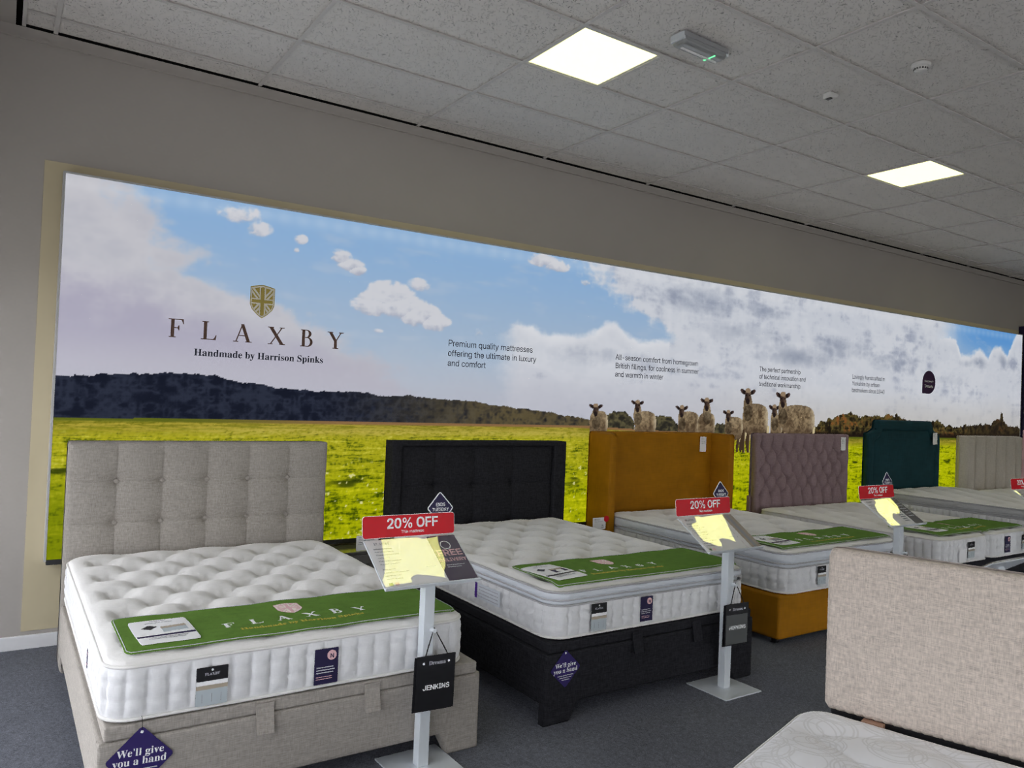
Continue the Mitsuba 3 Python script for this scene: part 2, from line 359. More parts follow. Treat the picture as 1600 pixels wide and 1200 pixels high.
def ceiling_light(i, j, label, group=None):
    x0, y1 = 1.2 * i, 0.6 * j; x1, y0 = x0 + 0.6, y1 - 0.6
    t = thing('ceiling_light', label, 'ceiling light', group)
    e = 0.013; f = 0.012; z = HC + 0.0045
    part(t, 'frame', cat(bx(x0 + e, x1 - e, y0 + e, y0 + e + f, z, z + .02), bx(x0 + e, x1 - e, y1 - e - f, y1 - e, z, z + .02), bx(x0 + e, x0 + e + f, y0 + e + f, y1 - e - f, z, z + .02), bx(x1 - e - f, x1 - e, y0 + e + f, y1 - e - f, z, z + .02)), 'plastic_white')
    a = e + f
    q = np.array([(x0 + a, y0 + a, z + .004), (x0 + a, y1 - a, z + .004), (x1 - a, y1 - a, z + .004), (x1 - a, y0 + a, z + .004)])
    part(t, 'diffuser', (q, np.array([[0, 1, 2], [0, 2, 3]])), 'plastic_white', emitter={'type': 'area', 'radiance': rgb(LAMP, LAMP * 0.98, LAMP * 0.285)})
ceiling_light(-1, 0, 'square ceiling light panel nearest the emergency light, larger of the two lit panels', None)
ceiling_light(2, 0, 'square ceiling light panel further along the row, smaller of the two lit panels', None)
ceiling_light(5, 0, 'square ceiling light panel at the right edge of the picture', None)
for j, row in ((-6, 'second'), (-12, 'third')):
    for i, col in ((-1, 'first'), (2, 'second'), (5, 'third'), (8, 'fourth')):
        ceiling_light(i, j, f'square ceiling light panel, {col} from the shopfront in the {row} row from the picture wall', 'ceiling light panels out of the picture')
ceiling_light(8, 0, 'square ceiling light panel farthest along the row by the picture wall')

# emergency light, smoke detector, presence sensor
t = thing('emergency_light', 'clear plastic emergency light box with a small green lamp on the ceiling', 'emergency light')
ex, ey = -0.555, -0.845
Me = frame((ex, ey, HC + 0.004), (1, 0.03, 0), (-0.03, 1, 0))
part(t, 'housing', put(rbox(-.185, .185, -.055, .055, -.03, 0.0, .006), Me), 'plastic_grey', 40)
part(t, 'diffuser', put(padded(rrect(.355, .10, .02), .034, flat, .02, .012), Me @ frame((0, 0, -.03), (1, 0, 0), (0, -1, 0))), mat('diffuser_clear', {'type': 'principled', 'base_color': rgb(.30, .31, .32), 'roughness': .12, 'specular': .6}), 40)
part(t, 'end_clip', put(rbox(-.190, -.172, -.05, .05, -.045, -.004, .004), Me), 'metal_white', 40)
part(t, 'end_clip', put(rbox(.172, .190, -.05, .05, -.045, -.004, .004), Me), 'metal_white', 40)
part(t, 'lamp_tube', put(cyl((-.14, 0.012, -.066), (.15, 0.012, -.066), .007), Me), 'ink_white', 30)
part(t, 'green_lamp', put(rbox(.078, .090, -.040, .045, -.0665, -.060, .003), Me), 'plastic_white', 40, label='glowing green indicator lamp', emitter={'type': 'area', 'radiance': rgb(.03, 1.3, .35)})
t = thing('smoke_detector', 'round white smoke detector on the ceiling', 'smoke detector')
prof = np.array([(0.0001, 0), (.052, 0), (.054, -.004), (.052, -.018), (.045, -.024), (.040, -.026), (.036, -.040), (.030, -.046), (.0001, -.048)])
def lathe(p, n=40):
    m = trimesh.creation.revolve(p[::-1], sections=n)
    if m.volume < 0: m.invert()
    return m
Ms = frame((.648, -1.458, HC + .003), (1, 0, 0), (0, 1, 0))
part(t, 'body', put(lathe(prof), Ms), 'plastic_white', 35)
for k in range(16):
    a = 2 * np.pi * k / 16; c, s = np.cos(a), np.sin(a)
    part(t, 'vent_slot', put(trimesh.creation.box((.004, .007, .010)), Ms @ frame((.0375 * c, .0375 * s, -.033), (c, s, 0), (-s, c, 0))), 'black_gap')
t = thing('motion_sensor', 'tiny white motion sensor with a black window on the ceiling', 'sensor')
Mp = frame((.64, -.872, HC + .003), (1, 0, 0), (0, 1, 0))
part(t, 'housing', put(trimesh.convex.convex_hull(np.array([(-.045, -.03, 0), (.045, -.03, 0), (.045, .03, 0), (-.045, .03, 0), (-.04, -.026, -.035), (.03, -.026, -.022), (.03, .026, -.022), (-.04, .026, -.035)])), Mp), 'plastic_white')
part(t, 'sensor_window', put(rbox(-.038, -.004, -.018, .018, -.037, -.029, .003), Mp), 'plastic_black', 40)
# ---------------------------------------------------------------- backlit picture of a field with sheep
def interp(pts, x): p = np.array(pts); return np.interp(x, p[:, 0], p[:, 1])
def sst(a, b, x): t = np.clip((x - a) / (b - a), 0, 1); return t * t * (3 - 2 * t)
def N2(x, z, f, fz=None, o=4, seed=0): return nfbm(np.stack([x * f, z * (fz or f), 0 * x + 0.5 + seed], -1), o, seed)
MX0, MX1, MZ0, MZ1 = -3.515, 8.70, 0.525, 2.812
SHEEP = [  # head x, head z, size, body: x0, x1, top z, bottom z, legs to
    (0.62, 1.508, .95, .555, .765, 1.505, 1.27, None), (1.119, 1.555, .95, 1.09, 1.36, 1.515, 1.27, None), (1.696, 1.520, 1.0, 1.65, 1.945, 1.525, 1.27, None),
    (2.042, 1.597, 1.1, 1.93, 2.17, 1.52, 1.27, None), (2.362, 1.492, 1.0, 2.32, 2.60, 1.485, 1.25, 1.13), (2.652, 1.697, 1.4, 2.58, 2.985, 1.63, 1.30, 1.12),
    (3.085, 1.557, 1.15, 3.03, 3.22, 1.52, 1.27, 1.13), (3.222, 1.680, 1.45, 3.20, 3.785, 1.635, 1.30, 1.13)]
def mural_colour(X, Z):
    S = lambda *c: np.array(c, float)
    m3 = lambda a, b, t: a * (1 - t[..., None]) + b * t[..., None]
    full = lambda c: np.broadcast_to(np.array(c, float), X.shape + (3,))
    up = np.clip((Z - 1.4) / 1.4, 0, 1)
    blue = m3(full((172, 192, 216)), full((146, 184, 226)), sst(0.35, 1.0, up))
    blue = m3(blue, full((96, 158, 224)), sst(6.3, 7.6, X) * sst(2.3, 2.75, Z))
    def bil(f, fz, o, seed):
        p = np.stack([X * f, Z * fz, 0 * X + .5 + seed], -1)
        return 1 - sum(.5 ** k * np.abs(2 * nnoise(p * 2 ** k, seed + k) - 1) for k in range(o)) / (2 - .5 ** (o - 1))
    n1 = N2(X, Z, 1.5, 2.4, 6, 3); n2 = N2(X, Z, 5, 7, 5, 11); fine = N2(X, Z, 18, 24, 4, 23)
    bl = bil(2.6, 4.2, 5, 31) - .55; bs = bil(6.5, 9, 4, 47) - .55
    w = .8 * (n1 - .5) + .30 * (n2 - .5) + .10 * (fine - .5)
    wb = .55 * bl + .30 * bs + .25 * (n1 - .5)
    wisp = sst(.5, .75, N2(X + .3 * Z, Z, 3.0, 9, 5, 91))
    blue = m3(blue, full((196, 206, 222)), .30 * wisp)
    # big pale cloud at the left
    edge = interp([(1.55, -.9), (1.8, -1.25), (2.0, -1.55), (2.12, -1.85), (2.22, -2.35), (2.30, -2.72), (2.42, -2.58), (2.55, -2.72), (2.7, -2.86), (2.83, -3.02)], Z)
    cl = sst(.10, -.22, X - edge + 1.0 * wb + .35 * w)
    lc = m3(full((178, 175, 194)), full((194, 195, 205)), sst(2.02, 2.30, Z + .25 * (X + 3.2) + .35 * w))
    lc = m3(lc, full((212, 211, 217)), .7 * np.clip(sst(-.45, .0, X - edge) * .6 + sst(-.05, .35, wb), 0, 1) * sst(1.8, 2.2, Z))
    lc = m3(lc, full((196, 193, 204)), sst(1.95, 1.65, Z) * .7)
    # free clouds, each from its own lobes
    f = np.zeros_like(X); hh = np.zeros_like(X)
    for cx, cz, rx, rz, a in [(-1.79, 2.545, .07, .05, 1), (-1.72, 2.50, .09, .04, 1), (-1.66, 2.465, .06, .035, 1), (-2.09, 2.63, .05, .035, .62), (-2.12, 2.55, .025, .02, .55), (-1.40, 2.31, .17, .09, 1.1), (-1.30, 2.24, .20, .08, 1.1), (-1.52, 2.22, .16, .06, .95), (-1.56, 2.29, .09, .05, .8),
                              (-1.16, 2.20, .16, .08, 1.05), (-1.02, 2.15, .12, .06, 1), (-1.165, 2.42, .10, .05, .60), (-.02, 2.76, .14, .05, .95), (.12, 2.735, .14, .05, .8), (-1.50, 2.04, .06, .02, .5), (-.62, 2.1, .06, .04, .42), (-2.5, 2.74, .16, .07, .55), (-2.38, 2.66, .10, .06, .5), (.45, 2.63, .06, .04, .45)]:
        g_ = a * np.exp(-((X - cx) / rx) ** 2 - ((Z - cz) / rz) ** 2)
        hh = np.where(g_ > f, (Z - cz) / rz, hh); f = np.maximum(f, g_)
    cs = sst(.24, .66, f + 1.15 * bs * sst(.08, .3, f) + .5 * (fine - .5) * sst(.08, .3, f))
    csc = m3(full((176, 182, 200)), full((216, 218, 226)), sst(-.9, .7, hh + 3.0 * bs))
    # high cloud bank to the right and the lower bank
    ea = interp([(2.0, 1.9), (2.25, 1.6), (2.36, 1.35), (2.46, 1.05), (2.58, .88), (2.70, .66), (2.83, .5)], Z)
    ca = sst(-.05, .30, X - ea + 1.3 * wb) * sst(7.15, 6.35, X + .6 * wb - 1.6 * sst(2.45, 2.2, Z))
    top = interp([(-.5, 2.02), (-.25, 2.19), (-.12, 2.17), (.09, 2.11), (.4, 2.14), (.60, 2.18), (.69, 2.27), (.82, 2.29), (.95, 2.20), (1.12, 2.13), (1.6, 2.2), (2.4, 2.5), (6.2, 2.5), (6.5, 2.62), (6.8, 2.60), (6.95, 2.38), (7.2, 2.40), (7.45, 2.50), (7.7, 2.40), (7.85, 2.57), (8.05, 2.60), (8.25, 2.45), (8.4, 2.65), (8.55, 2.83), (9, 2.9)], X)
    cb = sst(-.03, .05, top - Z + .20 * wb) * sst(-.45, -.15, X + .3 * wb)
    cr = np.maximum(ca, cb)
    lowf = N2(X, Z, .9, 2.2, 4, 61)
    base = m3(full((166, 172, 190)), full((214, 217, 226)), sst(-.13, .13, .5 * bl + .35 * (lowf - .5) + .3 * bs))
    dk = np.zeros_like(X)
    for cx, cz, rx, rz, a in [(1.9, 2.62, .5, .16, .7), (2.5, 2.35, .5, .10, .6), (3.5, 2.16, .7, .10, .9), (4.3, 2.30, .6, .12, .6), (.6, 2.0, .5, .10, .5), (1.3, 1.95, .5, .07, .4), (5.2, 2.2, .5, .10, .5), (7.45, 2.33, .2, .07, 1.0), (8.15, 2.40, .14, .10, 1.0), (7.1, 2.3, .2, .05, .7), (6.6, 2.05, .5, .06, .6), (2.9, 2.6, .4, .08, .5)]:
        dk = np.maximum(dk, a * np.exp(-((X - cx) / rx) ** 2 - ((Z - cz) / rz) ** 2))
    base = m3(base, full((146, 154, 173)), np.clip(dk * 1.1 - .9 * wb, 0, 1) * .75)
    rim = np.exp(-((top - Z + .2 * wb - .02) / .08) ** 2) * sst(-.4, -.1, X) * np.where(X < 1.5, 1, sst(6.2, 6.6, X))
    base = m3(base, full((234, 235, 240)), .8 * np.clip(rim, 0, 1) + .30 * np.clip(sst(.12, .28, wb), 0, 1))
    sky = m3(blue, full((190, 200, 214)), .8 * sst(2.10, 1.6, Z + .4 * w))
    sky = m3(sky, csc, cs)
    sky = m3(sky, lc, cl)
    sky = m3(sky, base, cr * .95)
    low = sst(1.95, 1.45, Z + .15 * w)
    sky = m3(sky, m3(full((190, 191, 204)), full((200, 197, 194)), sst(.5, 4.5, X)), low * .75)
    col = sky * 1.0
    # wooded hill and tree lines
    def trees(line, bottom, c0, c1, amp, x0, x1, seed, warm=None):
        h = interp(line, X) + amp * ((N2(X, 0 * X, 9, 1, 3, seed) - .5) * 2.2 + (N2(X, Z, 30, 24, 3, seed + 1) - .5) * 2.6)
        t = (Z < h) & (X > x0) & (X < x1) & (Z > bottom - .05)
        k = np.clip(.5 + .9 * bil(15, 18, 4, seed + 2) - .5 + .0, 0, 1); k = np.clip((k - .30) * 1.6, 0, 1); k2 = N2(X, Z, 7, 9, 3, seed + 5)
        c = m3(full(c0), full(c1), sst(.38, .72, .6 * k + .4 * k2))
        if warm is not None: c = m3(c, full(warm), sst(.52, .72, k2) * sst(.4, .7, k) * .8)
        return t, c
    hill = [(-3.6, 1.605), (-3.25, 1.635), (-3.0, 1.648), (-2.76, 1.665), (-2.56, 1.64), (-2.35, 1.607), (-2.13, 1.585), (-1.9, 1.575), (-1.62, 1.585), (-1.41, 1.560), (-1.2, 1.572), (-.98, 1.552), (-.64, 1.548), (-.33, 1.513), (.05, 1.49), (.26, 1.455), (.47, 1.435), (.6, 1.40), (9, 1.3)]
    t, c = trees(hill, 1.36, (25, 29, 43), (45, 50, 66), .012, -9, .62, 5)
    c = m3(c, m3(full((40, 38, 38)), full((112, 98, 64)), sst(.35, .7, .5 * N2(X, Z, 20, 20, 3, 77) + .5 * bil(14, 17, 3, 79))), sst(-2.0, -.2, X) * .8)
    col[t] = c[t]
    for line, b, x0, x1, sd in [([(.68, 1.40), (.76, 1.47), (.85, 1.505), (.97, 1.50), (1.06, 1.44), (1.09, 1.40)], 1.38, .68, 1.09, 9), ([(1.3, 1.45), (1.4, 1.475), (1.54, 1.47), (1.62, 1.41), (1.7, 1.38)], 1.3, 1.3, 1.7, 19), ([(2.1, 1.36), (2.2, 1.42), (2.32, 1.40), (2.45, 1.37)], 1.3, 2.1, 2.45, 29)]:
        t, c = trees(line, b, (46, 44, 38), (98, 92, 66), .015, x0, x1, sd)
        col[t] = c[t]
    right = [(3.7, 1.37), (3.82, 1.395), (3.93, 1.48), (4.11, 1.515), (4.3, 1.56), (4.48, 1.57), (4.7, 1.53), (4.87, 1.55), (5.2, 1.545), (5.42, 1.56), (5.8, 1.50), (6.0, 1.47), (6.2, 1.49), (6.4, 1.53), (6.56, 1.45), (6.98, 1.45), (7.3, 1.46), (7.5, 1.49), (7.8, 1.48), (7.9, 1.53), (8.0, 1.55), (8.09, 1.56), (8.11, 1.64), (8.16, 1.65), (8.19, 1.54), (8.3, 1.48), (8.6, 1.46), (9, 1.47)]
    t, c = trees(right, 1.26, (32, 27, 20), (104, 92, 50), .034, 3.6, 20, 59, (140, 84, 44))
    c = m3(c, full((30, 22, 20)), sst(1.38, 1.31, Z) * .85)
    c = m3(c, full((44, 36, 30)), sst(6.6, 7.6, X) * .6)
    col[t] = c[t]
    # field
    zh = interp([(-3.6, 1.365), (-1.9, 1.368), (.4, 1.372), (1.5, 1.33), (3.8, 1.293), (9, 1.287)], X)
    d = np.maximum(zh - Z, 1e-4)
    per = 1.0 / (d + 0.05)
    ld = np.log(d + .03)
    g1 = N2(X * (.8 + .30 * per), 7.0 * ld, 1.6, 2.0, 5, 101)
    g2 = N2(X * (5 + 1.6 * per), 20 * ld, 1.8, 2.6, 4, 131)
    g3 = N2(X, Z, 70, 46, 3, 151); g4 = N2(X, Z, 26, 18, 3, 161)
    near = sst(.12, .65, d)
    g = m3(full((176, 172, 34)), full((176, 182, 10)), near)
    g = m3(g, full((190, 198, 6)), sst(.8, 4., X) * .85)
    tex = (.30 * g1 + .34 * g2 + .20 * g3 + .16 * g4 - .5)
    g = m3(g, full((52, 70, 6)), np.clip(sst(.01, -.15, tex), 0, 1) * .95)
    g = m3(g, m3(full((226, 220, 96)), full((226, 222, 30)), near), np.clip(sst(.02, .15, tex), 0, 1) * .85)
    g = m3(g, full((30, 42, 10)), .8 * sst(.60, .70, N2(X, Z, 2.4, 11, 4, 167)) * sst(.06, .16, d) * sst(.62, .4, d))
    g = m3(g, full((236, 232, 170)), sst(.66, .74, N2(X, Z, 34, 40, 2, 171)) * .9 * sst(.2, .4, d) * sst(-2.8, -1.6, X) * sst(2, 0, X))
    g = m3(g, full((78, 94, 14)), .50 * sst(-2.9, -3.5, X) * sst(.2, .6, d))
    band = m3(full((176, 160, 60)), full((112, 112, 24)), np.clip(sst(.42, .62, g1) * .7 + .5 * sst(.5, .7, g2), 0, 1))
    g = m3(band, g, sst(.04, .14, d + .05 * (g1 - .5)) if True else d)
    g = m3(g, full((206, 190, 92)), .7 * np.exp(-((d - .075) / .03) ** 2) * sst(-3.1, -2.3, X) * sst(1.2, .3, X) * sst(.35, .6, g2))
    strip = m3(full((96, 104, 30)), full((142, 108, 74)), sst(-3.0, -1.6, X) * sst(3.2, 1.4, X))
    g = m3(strip, g, sst(.012, .030, d))
    fld = Z < zh
    col[fld] = g[fld]
    # sheep
    wool_n = N2(X, Z, 48, 48, 3, 201); wool_m = N2(X, Z, 14, 14, 3, 211)
    for hx, hz, s, x0, x1, zt, zb, leg in SHEEP:
        def ell(cx, cz, rx, rz, a=0.0):
            u, v = X - cx, Z - cz; c_, s_ = math.cos(a), math.sin(a)
            return ((u * c_ + v * s_) / rx) ** 2 + ((-u * s_ + v * c_) / rz) ** 2
        sel = (X > x0 - .25) & (X < x1 + .25)
        if not sel.any(): continue
        jag = .16 * (wool_n - .5)
        cx, rx = (x0 + x1) / 2, (x1 - x0) / 2
        lit = np.clip((X - x0) / (x1 - x0), 0, 1)
        wool = m3(m3(full((82, 66, 48)), full((160, 140, 110)), sst(.3, .7, .6 * wool_n + .4 * wool_m)), full((214, 200, 172)), np.clip(sst(.80, 1.0, lit) + .25 * sst(zt - .12, zt, Z), 0, 1) * .7)
        wool = m3(wool, full((78, 62, 48)), sst(zb + .16, zb, Z) * .55 + .25 * sst(.45, .3, wool_m))
        if leg:
            for lx in (x0 + .16 * rx, x0 + .52 * rx, x1 - .5 * rx, x1 - .14 * rx):
                m_ = (np.abs(X - lx - .02 * np.sin((Z - zb) * 18)) < .022 * s * (.7 + .5 * sst(leg, zb, Z))) & (Z < zb + .1) & (Z > leg)
                col[m_] = m3(full((70, 54, 40)), full((206, 190, 150)), sst(0, .02, X - lx))[m_]
        body = ((np.abs((X - cx) / rx) ** 2.6 + np.abs((Z - (zt + zb) / 2) / ((zt - zb) / 2)) ** 3.2) < 1 + jag)
        neck = ell(hx + .004, hz - .085 * s, .052 * s, .115 * s) < 1 + jag
        for m_ in (body, neck): col[m_] = wool[m_]
        sh = (ell(hx + .01, hz - .12 * s, .05 * s, .06 * s) < 1) & (body | neck); col[sh] = (wool * .72)[sh]
        for sg in (-1, 1):
            e = ell(hx + sg * .052 * s, hz + .036 * s, .034 * s, .0165 * s, sg * .42) < 1
            col[e] = m3(full((34, 26, 25)), full((74, 58, 54)), sst(0, .02, (X - hx) * sg - .05 * s))[e]
        head = ell(hx, hz + .004 * s, .034 * s, .058 * s)
        hd = head < 1 + .3 * jag
        face = m3(full((58, 45, 40)), full((128, 108, 88)), sst(-.01, .03, X - hx) * .5 + .5 * sst(.02, .055, Z - hz))
        col[hd] = face[hd]
        crown = ell(hx, hz + .046 * s, .030 * s, .018 * s) < 1 + jag; col[crown] = full((150, 128, 104))[crown]
        muz = ell(hx, hz - .035 * s, .021 * s, .024 * s) < 1; col[muz] = full((38, 30, 30))[muz]
        for sg in (-1, 1):
            e = ell(hx + sg * .019 * s, hz + .012 * s, .006 * s, .006 * s) < 1; col[e] = full((16, 12, 12))[e]
    # backlight glow along the upper edge, painted into the print colour; no lamps behind
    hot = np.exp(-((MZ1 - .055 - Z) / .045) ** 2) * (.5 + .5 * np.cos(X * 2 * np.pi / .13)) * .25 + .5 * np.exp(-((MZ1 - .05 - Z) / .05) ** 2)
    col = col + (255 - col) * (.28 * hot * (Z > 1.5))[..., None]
    return lin(np.clip(col, 0, 255))
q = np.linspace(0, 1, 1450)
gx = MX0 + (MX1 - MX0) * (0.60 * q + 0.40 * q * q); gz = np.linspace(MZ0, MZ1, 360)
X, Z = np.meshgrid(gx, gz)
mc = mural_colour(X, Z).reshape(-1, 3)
YM = 1.358
idx = np.arange(X.size).reshape(X.shape)
MF = np.vstack([np.c_[idx[:-1, :-1].ravel(), idx[:-1, 1:].ravel(), idx[1:, 1:].ravel()], np.c_[idx[:-1, :-1].ravel(), idx[1:, 1:].ravel(), idx[1:, :-1].ravel()]])
mat('picture_cloth', {'type': 'diffuse', 'reflectance': {'type': 'mesh_attribute', 'name': 'vertex_color', 'scale': 0.34}})
mural = thing('lightbox_picture', 'long backlit cloth picture of sheep in a green field under clouds', 'picture')
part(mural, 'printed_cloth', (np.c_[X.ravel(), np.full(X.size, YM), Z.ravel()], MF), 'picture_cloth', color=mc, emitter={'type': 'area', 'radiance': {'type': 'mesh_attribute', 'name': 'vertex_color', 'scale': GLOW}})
fr = 0.012
part(mural, 'frame', cat(bx(MX0 - fr, MX0 - .0005, YM - .004, YW - .007, MZ0 - .012, MZ1 + fr), bx(MX1 + .0005, MX1 + fr, YM - .004, YW - .007, MZ0 - .012, MZ1 + fr), bx(MX0, MX1, YM - .004, YW - .007, MZ1 + .0005, MZ1 + fr)), 'frame_alu')
part(mural, 'bottom_rail', bx(MX0, MX1, YM - .006, YW - .007, MZ0 - .03, MZ0 - .0005), 'frame_dark', label='dark lower rail')
paint('ink_brown', tuple(lin(96, 74, 66)), .8); paint('ink_slate', tuple(lin(44, 48, 62)), .8); paint('ink_plum', tuple(lin(66, 44, 78)), .8); paint('shield_gold', tuple(lin(176, 158, 84)), .8); paint('shield_cream', tuple(lin(226, 222, 210)), .8)
ym = YM - .001
for m in serif_caps('FLAXBY', 0.118, 0.108): part(mural, 'headline_letter', put(m, front(-2.332, ym, 1.886)), 'ink_brown')
part(mural, 'lettering', put(text('Handmade by Harrison Spinks', .047, 'serif', align='c'), front(-2.325, ym, 1.778)), 'ink_slate')
sb, sg = shield(.163); sh = part(mural, 'shield_emblem', put(sb, front(-2.335, ym, 2.163)), 'shield_cream'); part(sh, 'gold_cross', put(sg, front(-2.335, ym - .0006, 2.163)), 'shield_gold')
for x0, width, lines in [(-.895, .845, ['Premium quality mattresses', 'offering the ultimate in luxury', 'and comfort']), (.828, 1.078, ['All-season comfort from homegrown', 'British fillings, for coolness in summer', 'and warmth in winter']),
                         (2.818, .78, ['The perfect partnership', 'of technical innovation and', 'traditional workmanship']), (4.474, .675, ['Lovingly handcrafted in', 'Yorkshire by artisan', 'bedmakers since 1840'])]:
    ms = [text(s, .049, 'sans', 420) for s in lines]; k = width / max(m.bounds[1][0] for m in ms)
    for r, m in enumerate(ms):
        m.vertices[:, 0] *= k; part(mural, 'lettering', put(m, front(x0, ym, 1.972 - .0775 * r)), 'ink_slate')
badge = unary_union([Point(0, 0).buffer(.155, quad_segs=16), sbox(-.155, -.155, 0, 0)])
b = part(mural, 'round_badge', put(plate(shapely.affinity.scale(badge, 1, .95), .0008), front(6.155, ym, 2.005)), 'ink_plum')
part(b, 'lettering', put(text('Exclusive to', .030, 'sans', 400, align='c'), front(6.155, ym - .001, 2.005)), 'ink_white'); part(b, 'lettering', put(text('Dreams', .045, 'serif', align='c'), front(6.155, ym - .001, 1.935)), 'ink_white')
# dark banner further along the wall
t = thing('wall_banner', 'dark navy wall banner with a pale disc at the right end of the picture', 'banner')
part(t, 'panel', bx(8.765, 10.4, YM - .01, YW - .007, .55, 2.95), 'card_navy')
part(t, 'pale_disc', put(plate(Point(0, 0).buffer(.16), .001), front(8.95, YM - .0105, 1.69)), 'card_taupe')
part(t, 'pale_panel', bx(8.77, 10.38, YM - .0115, YM - .0105, .56, 1.42), 'card_pink')
part(t, 'pale_dot', put(plate(Point(0, 0).buffer(.03), .001), front(8.86, YM - .0105, 2.32)), 'ink_white')
part(t, 'pale_dot', put(plate(Point(0, 0).buffer(.03), .001), front(8.86, YM - .0105, 2.23)), 'ink_white')
# ================================================================ BEDS
def dist_segments(a, lines):
    return np.min([np.abs(a - l) for l in lines], axis=0) if len(lines) else np.full_like(a, 9.0)
def grid_headboard(parent, x0, x1, zt, yf, yb, xs, zs, bsdf, buttons=True, deep=.022, er=.03, zlow=0.0):
    """Upholstered board with stitched seams along xs and zs and a tuft where they cross."""
    cx = (x0 + x1) / 2; w = x1 - x0
    P = shapely.affinity.translate(rrect(w, zt - zlow, .012), 0, (zt + zlow) / 2)
    lx = [x - cx for x in xs]
    def h(a, b, d):
        dx, dz = dist_segments(a, lx), dist_segments(b, zs)
        puff = .012 * (1 - np.exp(-(np.minimum(d, .12) / .06) ** 2))
        g = -.0055 * np.exp(-(dx / .006) ** 2) - .0055 * np.exp(-(dz / .006) ** 2)
        soft = -.011 * np.exp(-(dx / .055) ** 2) - .011 * np.exp(-(dz / .055) ** 2)
        r2 = np.min([(a - x) ** 2 + (b - z) ** 2 for x in lx for z in zs], axis=0)
        return puff + g + soft - deep * np.exp(-np.sqrt(r2) / .024)
    ex = []
    for x in lx:
        t = np.arange(zlow + .02, zt - .02, .010)
        for o in (-.014, -.006, 0, .006, .014): ex.append(np.c_[np.full(len(t), x + o), t])
    for z in zs:
        t = np.arange(-w / 2 + .02, w / 2 - .02, .010)
        for o in (-.014, -.006, 0, .006, .014): ex.append(np.c_[t, np.full(len(t), z + o)])
    M = front(cx, yb, 0)
    hb = part(parent, 'headboard', put(padded(P, yb - yf - .010, h, er, .014, np.vstack(ex)), M), bsdf, True)
    pit = -.010 + .012 - .011 - .022 - deep
    if buttons:
        for x in xs:
            for z in zs:
                b = trimesh.creation.icosphere(2); b.apply_scale((.016, .010, .016)); b.apply_translation((x, yf - pit - .024, z)); part(hb, 'button', b, bsdf, True)
    return hb

def ottoman_base(parent, x0, x1, y0, y1, ztop, bsdf, straps, zlid=.335, leg=True, zl=.095):
    """Lift-up bed base: front, sides, a lid with its own edge and two pull straps, standing on cut-out feet."""
    th = .05; cx = (x0 + x1) / 2; w = x1 - x0
    def outline(w, lw, slope):
        return Polygon([(-w / 2, 0), (-w / 2 + lw, 0), (-w / 2 + lw + slope, zl), (w / 2 - lw - slope, zl), (w / 2 - lw, 0), (w / 2, 0), (w / 2, zlid), (-w / 2, zlid)])
    part(parent, 'front_panel', put(padded(outline(w, .155, .05), th, flat, .012, .02), front(cx, y0 + th, 0)), bsdf, 40)
    L = y1 - y0 - th; cy = (y0 + th + y1) / 2
    side = Polygon([(-L / 2, zl), (L / 2 - .15, zl), (L / 2 - .13, 0), (L / 2, 0), (L / 2, zlid), (-L / 2, zlid)])
    for s in (-1, 1):
        pl = side if s < 0 else shapely.affinity.scale(side, 1, 1)
        Ms = frame((x0 + th if s < 0 else x1 - th, cy, 0), (0, -1, 0) if s < 0 else (0, 1, 0), (0, 0, 1))
        pl = shapely.affinity.scale(side, -1, 1, origin=(0, 0)) if s < 0 else side
        part(parent, 'side_panel', put(padded(pl, th, flat, .012, .04), Ms), bsdf, 40)
    part(parent, 'lid', rbox(x0 + .018, x1 - .018, y0 + .004, y1, zlid + .002, ztop, .009), bsdf, 40)
    for sx in straps:
        zt = zlid + .045; t = np.linspace(0, 1, 26)
        ang = t * 2 * np.pi
        y = y0 - .004 - .016 * np.sin(np.pi * t) ** .6 * (1 - .3 * t); z = zt - .115 * np.sin(np.pi * t) * .95
        pth = np.c_[np.where(t < .5, y0 - .024 * np.sin(np.pi * t), y0 - .003 - .006 * np.sin(np.pi * t)), zt - .112 * np.sin(np.pi * t)]
        V, F = [], []
        for sgn in (-1, 1):
            for q in pth: V.append((sx + sgn * .033, q[0], q[1]))
        n = len(pth)
        off = np.array([0, -.003, 0])
        V = np.array(V); V2 = V + off
        A = np.vstack([V, V2])
        for i in range(n - 1):
            a, b, c, d = i, i + 1, n + i + 1, n + i
            F += [(a, b, c), (a, c, d)]; F += [(2 * n + a, 2 * n + c, 2 * n + b), (2 * n + a, 2 * n + d, 2 * n + c)]
            F += [(a, 2 * n + b, b), (a, 2 * n + a, 2 * n + b), (d, c, 2 * n + c), (d, 2 * n + c, 2 * n + d)]
        part(parent, 'pull_strap', (A, np.array(F)), bsdf)

